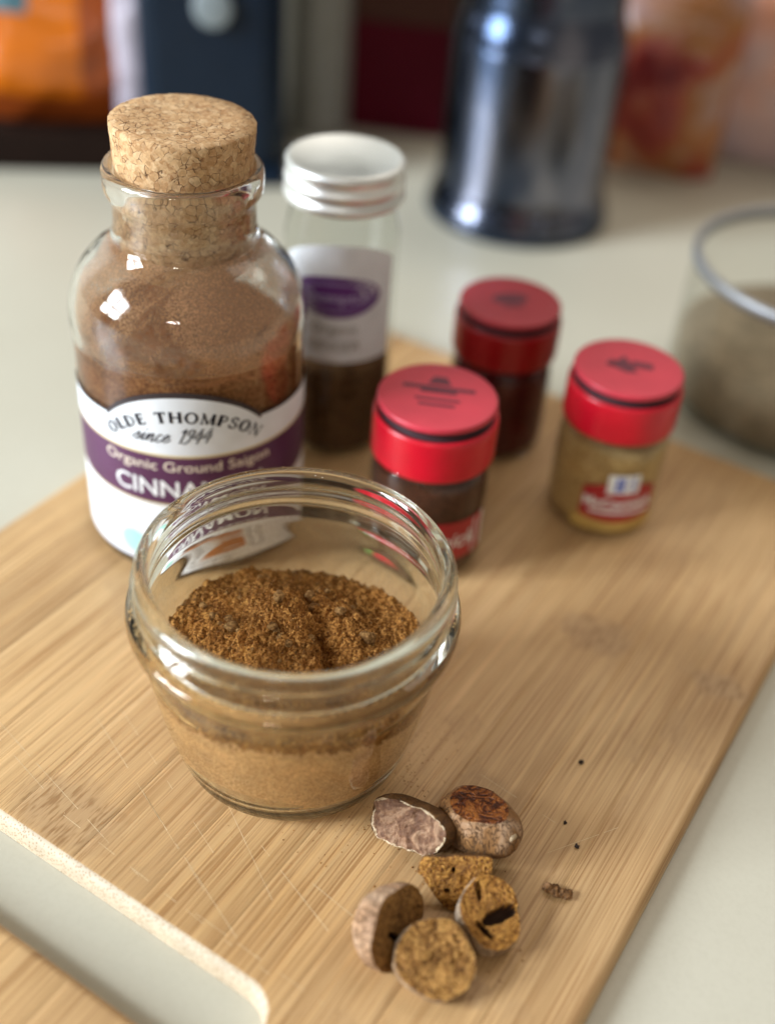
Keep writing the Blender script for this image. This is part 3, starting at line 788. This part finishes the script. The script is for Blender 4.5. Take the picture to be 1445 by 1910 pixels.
for ch, w_ in zip(TXT, wd):
    mid_ = pos + w_ * CAPH * SX / 2; an = mid_ / (RB + CAPH * .35)
    def T(x, y, an=an, w_=w_):
        lx, ly = (x - w_ / 2) * CAPH * SX, RB + y * CAPH
        return (ARC_C + lx * math.cos(an) + ly * math.sin(an), ZB - lx * math.sin(an) + ly * math.cos(an))
    SW = .25 * (1 + .7 * abs(an))
    if ch != ' ': glyph(ch, T)
    pos += (w_ + gap) * CAPH * SX
P_.build("lettering", M['ink'], LR + .07, BR, label)
# since 1944, slanted script
P_ = Print(); SH = .42; q = 2.42
def script(x0, y0, size, strokes):
    T = lambda x, y: (x0 + (x + SH * y) * size, y0 + y * size)
    for st in strokes: P_.curve(st, lambda d: .05 + .15 * max(0, abs(d.x * .4 + d.y * .92)) ** 1.6, T, 5)
gl = {'s': ([[(-.15, .15), (.25, .75), (.42, 1.0), (.50, .62), (.45, .18), (.22, .0), (.05, .12)], [(.42, .05), (.75, .2)]], .72),
      'i': ([[(0, .3), (.28, .98), (.22, .5), (.2, .1), (.32, .0), (.62, .35)], [(.34, 1.38), (.36, 1.5)]], .58),
      'n': ([[(0, .4), (.2, .95), (.22, .5), (.18, 0)], [(.2, .4), (.45, .9), (.62, .95), (.62, .5), (.58, .1), (.70, 0), (1.0, .35)]], .98),
      'c': ([[(.55, .8), (.4, .98), (.16, .75), (.08, .35), (.2, .02), (.4, .02), (.78, .38)]], .72),
      'e': ([[(.0, .35), (.35, .5), (.52, .82), (.36, .98), (.14, .7), (.08, .32), (.22, .02), (.42, .04), (.8, .4)]], .8),
      '1': ([[(.05, 1.25), (.35, 1.65), (.32, .8), (.30, 0)], [(.12, 0), (.46, 0)]], .62),
      '9': ([[(.62, 1.45), (.40, 1.62), (.12, 1.35), (.14, .98), (.38, .85), (.60, 1.1), (.62, 1.5), (.56, .8), (.36, .1), (.10, -.12), (0, .02)]], .84),
      '4': ([[(.52, 1.62), (.28, 1.0), (.0, .52), (.35, .5), (.85, .58)], [(.62, 1.15), (.56, .5), (.50, -.15)]], .92)}
x = -9.4
for ch in "since 1944":
    if ch == ' ': x += .75 * q; continue
    st, adv = gl[ch]; script(x, 44.6 + (.95 if ch.isdigit() else 0) * 0 + (x + 10) * .045, q, st); x += adv * q
P_.build("lettering", M['ink'], LR + .07, BR, label)
pr = Print(); T0 = lambda x, y: (ARC_C + .6 + x, 36.3 + y)
pr.text("Organic Ground Saigon", 4.15, T0, width=1.10, bold=.004); pr.build("lettering", M['cream_ink'], LR + .07, BR, label)
pr = Print(); T0 = lambda x, y: (ARC_C + .8 + x, 28.2 + y)
pr.text("CINNAMON", 7.2, T0, width=.98, bold=.012); pr.build("lettering", M['white_ink'], LR + .07, BR, label)
pr = Print()
for k, tx in enumerate(("Distributed by", "Quality spices", "packed in USA")):
    T0 = lambda x, y, k=k: (-33 + x, 46.3 - 1.7 * k + y); pr.text("Thompson" if k == 0 else ("spices" if k == 1 else "since 1944"), 1.5, T0)
pr.build("lettering", M['blue_ink'], LR + .07, BR, label)
pr = Print(); pr.disc(-11.6, 11.0, 4.0, 4.0, I); pr.build("seal_print", M['teal_ink'], LR + .07, BR, label)
pr = Print()
for (x0, y0, x1, y1) in ((-3, 12.0, 13, 15.6), (-1, 14.4, 12, 12.2), (2, 11.2, 17, 13.4)): pr.line(x0, y0, x1, y1, 2.1, I)
pr.build("stick_print", M['orange_ink'], LR + .07, BR, label)
pr = Print(); pr.disc(0, 17.5, 4.0, 3.2, I); pr.disc(5, 18.2, 3.2, 2.5, I); pr.build("powder_print", M['brown_ink'], LR + .055, BR, label)
pr = Print(); T0 = lambda x, y: (2 + x, 7.2 + y); pr.text("NET WT 7.5 OZ (213 g)", 2.3, T0); pr.ring(20.5, 12.6, 2.0, 2.0, .4, .4, I); pr.build("lettering", M['ink'], LR + .07, BR, label)

# ------------------------------------------------------------------ red-lidded spice jars
def spice_jar(label_txt, loc, rot, spice, with_label, r=15.8, emblem=0):
    t = thing("spice_jar", label_txt, "spice jar", loc, rot, "red-lidded spice jars on the board")
    body = smooth_prof([(13.2, 0), (14.6, .6), (15.4, 2.2), (15.6, 5), (15.6, 14), (15.5, 24), (15.1, 28.5), (14.3, 31), (13.4, 32.2)], 4)
    lathe("glass_body", [(0, .9)] + body, M['thin_glass'], t, 64)
    fill = [(0, 1.6), (13.4, 1.6), (14.7, 3), (14.9, 6), (14.9, 22), (14.8, 26.6), (13.6, 28.2), (8, 28.8), (0, 28.9)]
    sp_ = lathe("spice_fill", fill, spice, t, 64)
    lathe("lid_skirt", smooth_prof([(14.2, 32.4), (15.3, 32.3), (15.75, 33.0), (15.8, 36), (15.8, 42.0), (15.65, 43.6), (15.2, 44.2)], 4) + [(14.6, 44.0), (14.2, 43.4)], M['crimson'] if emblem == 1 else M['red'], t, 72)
    lathe("lid_groove", [(15.0, 44.0), (14.0, 43.8), (13.6, 44.6), (13.6, 46.6)], M['groove'], t, 64)
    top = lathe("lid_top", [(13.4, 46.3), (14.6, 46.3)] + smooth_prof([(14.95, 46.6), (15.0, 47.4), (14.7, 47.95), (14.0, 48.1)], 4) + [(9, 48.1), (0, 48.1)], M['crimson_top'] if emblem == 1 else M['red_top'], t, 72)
    pr = Print()
    if emblem == 0:
        pr.poly([(-3.0, 4.6), (3.0, 4.6), (1.6, 8.2), (-1.6, 8.2)]); pr.line(-9, 3.0, 9, 3.0, 1.6, I); pr.line(-4.5, 1.4, 4.5, 1.4, 1.4, I)
        pr.line(-5.5, -2.2, 5.5, -2.2, 1.0, I); pr.line(-4.5, -4.6, 4.5, -4.6, 1.0, I)
    elif emblem == 1:
        pr.disc(0, 1, 5.5, 3.2, I); pr.line(-3, -3.4, 3, -3.4, 1.2, I)
    else:
        pr.poly([(-5.2, 1.0), (0.2, 5.4), (1.4, -3.4), (-1.6, -3.0)]); pr.line(1, 1.4, 6.5, -.8, 3.0, I); pr.line(-3.4, 3.2, -5.8, 1.0, 1.8, I)
    pr.flat("emblem_print", M['dark_print'], 48.16, top)
    if with_label == 'dark':
        cols = [(s, [7, 19.5]) for s in [-19 + 38 * k / 30 for k in range(31)]]
        lb = panel("label", cols, 15.75, 15.6, [M['label_red']], [0], t)
        pr = Print(); pr.text("McCormick", 6.6, lambda x, y: (x, 11.2 + y), shear=.25, bold=.01); pr.build("lettering", M['white_ink'], 15.82, 15.6, lb)
        pr = Print(); pr.disc(-17.5, 11, 3.2, 3.6, I); pr.disc(-14.5, 7.6, 3.4, 1.7, I); pr.build("leaf_print", M['green_ink'], 15.82, 15.6, lb)
        pr = Print(); pr.poly([(15, 18.5), (19, 19.4), (19, 8), (15, 7.4)]); pr.build("white_print", M['white_ink'], 15.81, 15.6, lb)
    elif with_label == 'emblem':
        cols = [(s, [6.0 + .012 * s * s, 19.5 - .02 * s * s]) for s in [-11 + 22 * k / 24 for k in range(25)]]
        lb = panel("label", cols, 15.75, 15.6, [M['label_red']], [0], t)
        pr = Print(); pr.text("McCormick", 4.3, lambda x, y: (x, 11.2 + y), bold=.035); pr.line(-8.5, 9.6, 9.5, 9.4, 1.0, I); pr.build("lettering", M['white_ink'], 15.83, 15.6, lb)
        pr = Print(); pr.line(-4.6, 19.3, 4.6, 19.3, 6.4, I); pr.build("emblem_ground", M['white_ink'], 15.80, 15.6, lb)
        pr = Print(); pr.line(-1.7, 16.9, -1.7, 21.7, 1.3, I); pr.line(-.2, 16.9, -.2, 21.7, 1.0, I); pr.line(2.6, 16.9, 2.6, 21.7, .8, I); pr.build("emblem_print", M['emblem_blue'], 15.86, 15.6, lb)
        cols = [(s, [2.4, 7.2]) for s in [-13 + 26 * k / 24 for k in range(25)]]
        panel("lower_label", cols, 15.72, 15.6, [mat_plastic("yellow_label_paper", (.55, .36, .10), .5)], [0], t)
    return t
front_jar = spice_jar("red-capped spice jar of dark powder closest to the open glass jar", (10.2, 248.0, .05), R(-4), M['dark_spice'], 'dark', emblem=0)
front_jar.scale = (1.035, 1.035, 1.035)
spice_jar("red-capped jar of golden powder with red label and blue emblem, rightmost", (62.0, 273.0, .05), R(10), M['gold_spice'], 'emblem', emblem=2)
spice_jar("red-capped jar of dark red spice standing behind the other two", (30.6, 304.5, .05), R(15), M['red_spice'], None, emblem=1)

# ------------------------------------------------------------------ jar with aluminium screw lid
SJ = (-19.5, 301.0, .05)
sj = thing("spice_jar", "tall glass spice jar with silver screw lid and purple oval on white label", "spice jar", SJ, R(4))
lathe("glass_body", [(0, .8)] + smooth_prof([(14.2, 0), (15.7, .7), (16.3, 3), (16.35, 8), (16.3, 40), (16.25, 65), (15.9, 69), (15.0, 73), (14.3, 76), (14.1, 80)], 4), M['thin_glass'], sj, 64)
lathe("spice_fill", [(0, 1.8), (14.6, 1.8), (15.5, 4), (15.5, 27), (14, 29.5), (6, 30.5), (0, 30)], M['choc_spice'], sj, 64)
zl = lambda z: 78.0 + (z - 72.0) * .66
lathe("screw_lid", [(r, zl(z)) for r, z in smooth_prof([(15.4, 72.2), (16.3, 72.0), (16.75, 73.2), (16.7, 75), (16.2, 76.4), (16.1, 77.4), (16.5, 79.0), (16.6, 80.6), (16.2, 82.2), (16.1, 84), (16.3, 86), (16.2, 87.3), (15.6, 88.3), (14.8, 88.5)], 4) + [(14.3, 88.0), (0, 88.0)]], M['alu'], sj, 72)
cols = [(s, [34, 70.5 - .012 * abs(s) ** 2.2]) for s in [-17 + 34 * k / 30 for k in range(31)]]
lb = panel("label", cols, 16.6, 16.4, [M['label_white']], [0], sj)
pr = Print(); pr.disc(-1, 54.8, 13.2, 6.4, I); pr.build("oval_print", M['oval_purple'], 16.68, 16.4, lb)
pr = Print(); pr.ring(-1, 54.8, 10.5, 4.4, .5, .5, I); pr.text("Thompson", 4.6, lambda x, y: (-1 + x, 53.3 + y), bold=.03); pr.build("lettering", M['oval_lilac'], 16.75, 16.4, lb)
pr = Print(); pr.text("Organic", 4.2, lambda x, y: (-1 + x, 43.5 + y)); pr.text("GINGER", 4.2, lambda x, y: (-1 + x, 38 + y)); pr.build("lettering", M['greige'], 16.70, 16.4, lb)

# ------------------------------------------------------------------ nutmeg pieces
def nutmeg(name, label_txt, loc, rot, a, b, c, cut, shell, face, ang_seed, holes=(), halo=None, hgt=.55, rim=.03, squash=None, patch=None, spot=False):
    """ellipsoid (semi-axes a, b, c) cut flat at local z = cut * c; local z is the cut-face normal"""
    rnd = random.Random(ang_seed); ox = rnd.uniform(0, 50)
    root = thing(name, label_txt, "nutmeg", loc, 0.0, "broken nutmegs on the board"); root.rotation_mode = 'XYZ'; root.rotation_euler = tuple(R(v) for v in rot)
    NS = 72
    def rad(th):
        k = 1 + .05 * math.sin(2 * th + ox) + .035 * math.sin(3 * th + 2 * ox) + .02 * math.sin(5 * th + ox)
        return squash(th) * k if squash else k
    ph1 = math.asin(max(-.98, min(.98, cut)))
    V, Fc = [], []; rings = []
    NL = 34
    for i in range(NL + 1):
        ph = -math.pi / 2 + (ph1 + math.pi / 2) * i / NL
        if i == 0: V.append((0, 0, -c)); rings.append([0]); continue
        ring = []
        for j in range(NS):
            th = 2 * math.pi * j / NS; k = rad(th)
            x, y, z = a * math.cos(ph) * math.cos(th) * k, b * math.cos(ph) * math.sin(th) * k, c * math.sin(ph)
            d = 1 + .035 * nz(x + ox, y, z, .22) + .010 * nz(x, y + ox, z, 1.1, 3)
            x, y, z = x * d, y * d, z * (d if i < NL else 1)
            if i == NL: z += rim * c * nz(x + ox, y, 3, .5)
            V.append((x, y, z)); ring.append(len(V) - 1)
        rings.append(ring)
    for A, B in zip(rings[:-1], rings[1:]):
        for j in range(NS):
            j2 = (j + 1) % NS; Fc.append((A[0], B[j2], B[j]) if len(A) == 1 else (A[j], A[j2], B[j2], B[j]))
    sh = obj("shell", V, Fc, shell, root); recalc(sh)
    edge = [V[i] for i in rings[-1]]
    V2, F2, MI = [], [], []; rings = []; NRr = 46
    for i in range(NRr + 1):
        k = 1 - i / NRr; ring = []
        for j in range(NS):
            ex, ey, ez = edge[j]; x, y = ex * k, ey * k
            z = c * cut * 1.0 + (ez - c * cut) * k ** 3
            if 0 < i: z += hgt * (.55 * nz(x + ox, y, 1, .35) + .42 * abs(nz(x, y + ox, 2, .8, 3)) + .22 * nz(x, y, 5, 1.9, 2)) * min(1, (1 - k) * 9)
            for (hx, hy, hr1, hr2, hrot, dep) in holes:
                cx, cy = x - hx, y - hy; ca, sa = math.cos(R(hrot)), math.sin(R(hrot))
                u, w = (cx * ca + cy * sa) / hr1, (-cx * sa + cy * ca) / hr2
                dd = u * u + w * w + .32 * nz(x, y, ox, .55, 3)
                if dd < 1.35: z -= dep * max(0, min(1, (1.35 - dd) / .5))
            V2.append((x, y, z)); ring.append(len(V2) - 1)
            if i == NRr: break
        rings.append(ring)
    for A, B in zip(rings[:-1], rings[1:]):
        for j in range(NS):
            j2 = (j + 1) % NS
            f = (A[j], A[j2], B[0]) if len(B) == 1 else (A[j], A[j2], B[j2], B[j])
            F2.append(f); rk = 1 - rings.index(B) / NRr if halo else 0; dz = c * cut - sum(V2[q][2] for q in f) / len(f); MI.append(1 if dz > 1.15 else (2 if halo and rk > halo + .09 * nz(V2[f[0]][0], V2[f[0]][1], 3, .5) else 0))
    cf_ = obj("cut_face", V2, F2, [face, M['cavity'], M['cut_pale']], root, MI); recalc(cf_)
    # normals of an open sheet: make them point along +z
    bm = bmesh.new(); bm.from_mesh(cf_.data)
    if sum(f.normal.z for f in bm.faces) < 0:
        for f in bm.faces: f.normal_flip()
    bm.to_mesh(cf_.data); bm.free()
    if spot:
        Vs, Fs, _ = lumps("x", [(a * .90, -1.4, 1.6, 1.75, 0)], None, 2, 3, .12)
        obj("scar_spot", [(a * .90 + (x - a * .90) * .35, y, z) for x, y, z in Vs], Fs, M['skin_spot'], root)
    return root
def sup(p, q=1.0): return lambda th: (abs(math.cos(th)) ** p + abs(math.sin(th)) ** p) ** (-1 / p) * q
nutmeg("nutmeg_piece", "long split nutmeg piece with pinkish mottled cut face beside the glass jar", (10.9, 150.2, 4.6), (60, -12, -31), 9.4, 5.2, 7.4, .30, M['skin_brown'], M['cut_pink'], 1, rim=.16, squash=sup(3.0), halo=.95)
nutmeg("nutmeg_piece", "nearly whole nutmeg with glossy red-brown slice on top", (25.3, 151.6, 5.7), (-4, -13, -34), 10.3, 7.0, 6.6, .72, M['skin_tan'], M['cut_gloss'], 2, hgt=.25, spot=True)
nutmeg("nutmeg_piece", "half nutmeg with golden cut face and straight broken upper edge", (20.4, 138.4, 5.6), (50, 0, 3), 7.0, 7.4, 5.6, .12, M['skin_brown'], M['cut_gold'], 3, holes=((-1.6, -3.4, .6, .45, 0, 1.8), (-.6, .9, .35, .5, 0, 1.8)),
       squash=lambda th: min(1.12, .50 / max(.01, math.sin(th))) if math.sin(th) > 0 else 1.0 - .14 * abs(math.cos(th) * math.sin(th)) * 2)
nutmeg("nutmeg_piece", "nutmeg half on its side with pale pink rounded shell facing left", (8.2, 125.2, 6.0), (34, 62, 8), 8.0, 8.6, 7.8, .12, M['skin_pink'], M['cut_dark'], 4, holes=((1.5, -1.6, 3.2, .7, 12, 2.2),))
nutmeg("nutmeg_piece", "half nutmeg with hollow dark cracks across its golden cut face", (27.2, 130.4, 4.4), (14, 3, 24), 6.5, 7.7, 6.2, .30, M['skin_white'], M['cut_gold'], 5,
       holes=((1.6, -1.0, 4.0, 1.25, 8, 3.0), (-2.6, -2.9, 2.2, .65, -62, 2.6), (-.9, 4.6, 1.9, .42, 75, 2.2)), hgt=.5)
nutmeg("nutmeg_piece", "half nutmeg with round mottled tan cut face and white edge, lowest", (16.6, 119.6, 4.8), (23, 4, -5), 7.7, 7.9, 6.2, .26, M['skin_white'], M['cut_mottle'], 6, hgt=.85, rim=.08)
V, Fc, MI = lumps("x", [(-1.9, .6, .9, 1.15, 0), (-.5, .1, .9, 1.1, 0), (.9, -.3, .8, 1.2, 0), (2.1, -.7, .9, 1.0, 0)], None, 9, 3, .5)
o = obj("nutmeg_crumb", V, Fc, [M['skin_tan']], loc=(42.0, 139.6, 0)); tag(o, "tiny pale crumb of nutmeg lying apart on the board's right side", "crumb")
for (x, y, r, lb_) in ((49.7, 174.7, .62, "largest dark speck on the board right of the glass jar"), (47.0, 151.5, .55, "dark speck on the board above the pale crumb"), (44.9, 157.5, .32, "smallest dark speck on the board right of the glossy nutmeg")):
    V, Fc, MI = lumps("x", [(0, 0, r * .5, r, 0)], None, int(x), 2, .9)
    o = obj("spice_speck", V, Fc, [M['speck']], loc=(x, y, 0)); tag(o, lb_, "speck", "dark specks on the board")
# powder scattered near the jar
items = []
for k in range(260):
    a = R(rnd.gauss(-8, 38)); r_ = 25 + abs(rnd.gauss(0, 7)); items.append((MJ[0] + r_ * math.cos(a), MJ[1] + r_ * math.sin(a), .03, rnd.uniform(.06, .17), 0))
for k in range(130):
    a = rnd.uniform(0, 6.283); r_ = 17 * math.sqrt(rnd.random()); items.append((20 + r_ * math.cos(a), 133 + r_ * 1.15 * math.sin(a), .04, rnd.choice((.07, .09, .12, .2)) * rnd.uniform(.8, 1.4), 0))
V, Fc, MI = lumps("x", items, None, 8, 1, .6)
o = obj("spilled_powder", V, Fc, [M['nutmeg_powder']], None, MI); tag(o, "thin dusting of spilled brown powder on the board beside the glass jar", "spice", kind='stuff')

# ------------------------------------------------------------------ things at the back of the counter
ZB_ = Z_C + .02
kt = thing("metal_kettle", "blue-grey shiny metal kettle standing at the back of the counter", "kettle", (45, 489, ZB_))
lathe("kettle_body", [(0, .5)] + smooth_prof([(33, 0), (38.6, 1.0), (39.9, 4), (39.2, 7.5), (37.4, 12.5), (36.4, 17), (36.2, 26), (36.2, 70), (35.9, 76), (34.6, 82), (32.9, 87), (32.3, 93), (32.2, 120), (29, 132), (22, 139)], 4) + [(0, 141)], M['steel'], kt, 96)
lathe("kettle_base", smooth_prof([(38.2, -.01), (40.0, .6), (40.2, 3), (39.4, 4.4)], 3), M['black_plastic'], kt, 96)
# canister on the right
cj = thing("glass_canister", "wide glass canister with steel rim holding tan contents at right edge", "canister", (139, 352, ZB_))
lathe("glass_body", [(0, 1)] + smooth_prof([(41, 0), (44.5, 1), (45.5, 5), (45.5, 44), (45.2, 47)], 4), M['thin_glass'], cj, 96)
lathe("steel_rim", [(43.6, 46.8), (45.6, 46.4), (46.2, 47.4), (46.1, 49.8), (45.5, 50.6), (44.2, 50.8), (43.6, 50.2)], M['rim_steel'], cj, 96, closed=True)
lathe("canister_fill", [(0, 2), (42, 2), (44.2, 4), (44.2, 20), (40, 22.5), (20, 23.5), (0, 23)], M['tan_spice'], cj, 72)
# tray with orange packet
tr = thing("wooden_tray", "low dark wooden tray at the back left of the counter", "tray", (-152, 520, ZB_), R(9))
box("tray_base", 150, 64, 12, M['dark_wood'], tr, (0, 0, 0), 2)
for sx in (-1, 1): box("tray_end", 4, 62, 19, M['dark_wood'], tr, (sx * 72.8, 0, .5), 1)
box("tray_side", 141, 4, 17, M['dark_wood'], tr, (0, -29.8, .5), 1)
def bag(name, label_txt, cat, loc, rot, w, d, h, mats, seed, band=None):
    t = thing(name, label_txt, cat, loc, rot)
    V, Fc, MI = [], [], []; NA_, NH = 60, 44; rings = []
    for i in range(NH + 1):
        q = i / NH; dd = d * (max(.02, math.sin(math.pi * min(1, q * 1.02 + .09))) ** .6) ; ring = []
        for j in range(NA_):
            a = 2 * math.pi * j / NA_; ca, sa = math.cos(a), math.sin(a)
            x = w / 2 * math.copysign(abs(ca) ** .7, ca); y = dd / 2 * math.copysign(abs(sa) ** .9, sa)
            k = 2.2 * nz(x + seed * 31, y * 1.3, q * h, .045) + 1.0 * nz(x, y + seed * 17, q * h, .13)
            V.append((x + .5 * k, y - k, q * h + .6 * k * (0 if i == 0 else 1))); ring.append(len(V) - 1)
        rings.append(ring)
    for A, B in zip(rings[:-1], rings[1:]):
        for j in range(NA_):
            j2 = (j + 1) % NA_; f = (A[j], A[j2], B[j2], B[j]); Fc.append(f)
            c = [sum(V[q][e] for q in f) / 4 for e in (0, 1, 2)]; MI.append(band(c[0] / w + .5, c[2] / h) if band else 0)
    Fc.append(tuple(reversed(rings[0]))); MI.append(0); Fc.append(tuple(rings[-1])); MI.append(0)
    lo = min(v[2] for v in V); V = [(x, y, z - lo) for x, y, z in V]
    obj("pouch", V, Fc, mats, t, MI); return t
bag("snack_bag", "crumpled glossy orange foil packet on the dark tray", "packet", (-160, 521, ZB_ + 12.2), R(8), 78, 36, 66, [M['orange'], M['orange_dark'], M['teal_film']], 1,
    lambda u, q: 2 if (u < .32 and q > .72) else (1 if q < .22 or abs(u - .72) < .1 else 0))
bag("snack_bag", "pale lilac plastic bag standing on the tray beside orange packet", "packet", (-124, 514, ZB_ + 12.2), R(10), 26, 20, 92, [M['pale_film']], 2)
cm_ = thing("coffee_maker", "tall navy-black coffee maker with round grey dial behind the corked bottle", "coffee maker", (-94, 522, ZB_), R(6))
box("housing", 62, 60, 150, M['black_plastic'], cm_, (0, 0, 0), 9)
box("base_plate", 66, 66, 7, M['black_plastic'], cm_, (0, -4, 0), 3)
dl = lathe("dial", [(0, 0), (7.6, 0)] + smooth_prof([(8.2, .6), (8.0, 2.6), (7.2, 3.2)], 3) + [(0, 3.2)], M['grey_plastic'], cm_, 48); dl.rotation_euler = (R(90), 0, 0); dl.location = (.002, -.030, .074)  # added disc in place of a round window reflection on the housing
cn = thing("canister", "tall beige-grey ceramic canister between the coffee maker and maroon carton", "canister", (-52, 566, ZB_))
lathe("canister_body", [(0, .4)] + smooth_prof([(13, 0), (15.2, 1), (15.8, 4), (15.8, 60), (15.6, 128), (14, 132)], 4) + [(0, 132.5)], M['greige'], cn, 72)
lathe("canister_lid", smooth_prof([(14.2, 132.6), (16.4, 132.8), (16.6, 136), (15, 139), (6, 140.5)], 3) + [(0, 140.6)], M['greige'], cn, 72)
bx = thing("food_carton", "maroon carton with brown upper half behind the silver-lidded jar", "carton", (-14, 580, ZB_), R(-6))
box("carton_body", 52, 26, 52, M['maroon'], bx, (0, 0, 0), .8); box("carton_top", 51.6, 25.6, 90, M['brown_card'], bx, (0, 0, 52.05), .8)
bx = thing("food_carton", "olive-grey carton standing beside the kettle's left side", "carton", (21, 596, ZB_), R(4))
box("carton_body", 26, 24, 128, M['olive'], bx, (0, 0, 0), .8); box("carton_flap", 25, 22, 3, M['greige'], bx, (0, 0, 128.05), .8)
bag("snack_bag", "red and orange snack bag standing right of the kettle", "packet", (112, 552, ZB_), R(-14), 60, 34, 92, [M['red_art']], 3)
bag("snack_bag", "large dusty pink bag at the back right corner", "packet", (168, 578, ZB_), R(-12), 100, 44, 150, [M['pink_art']], 4)
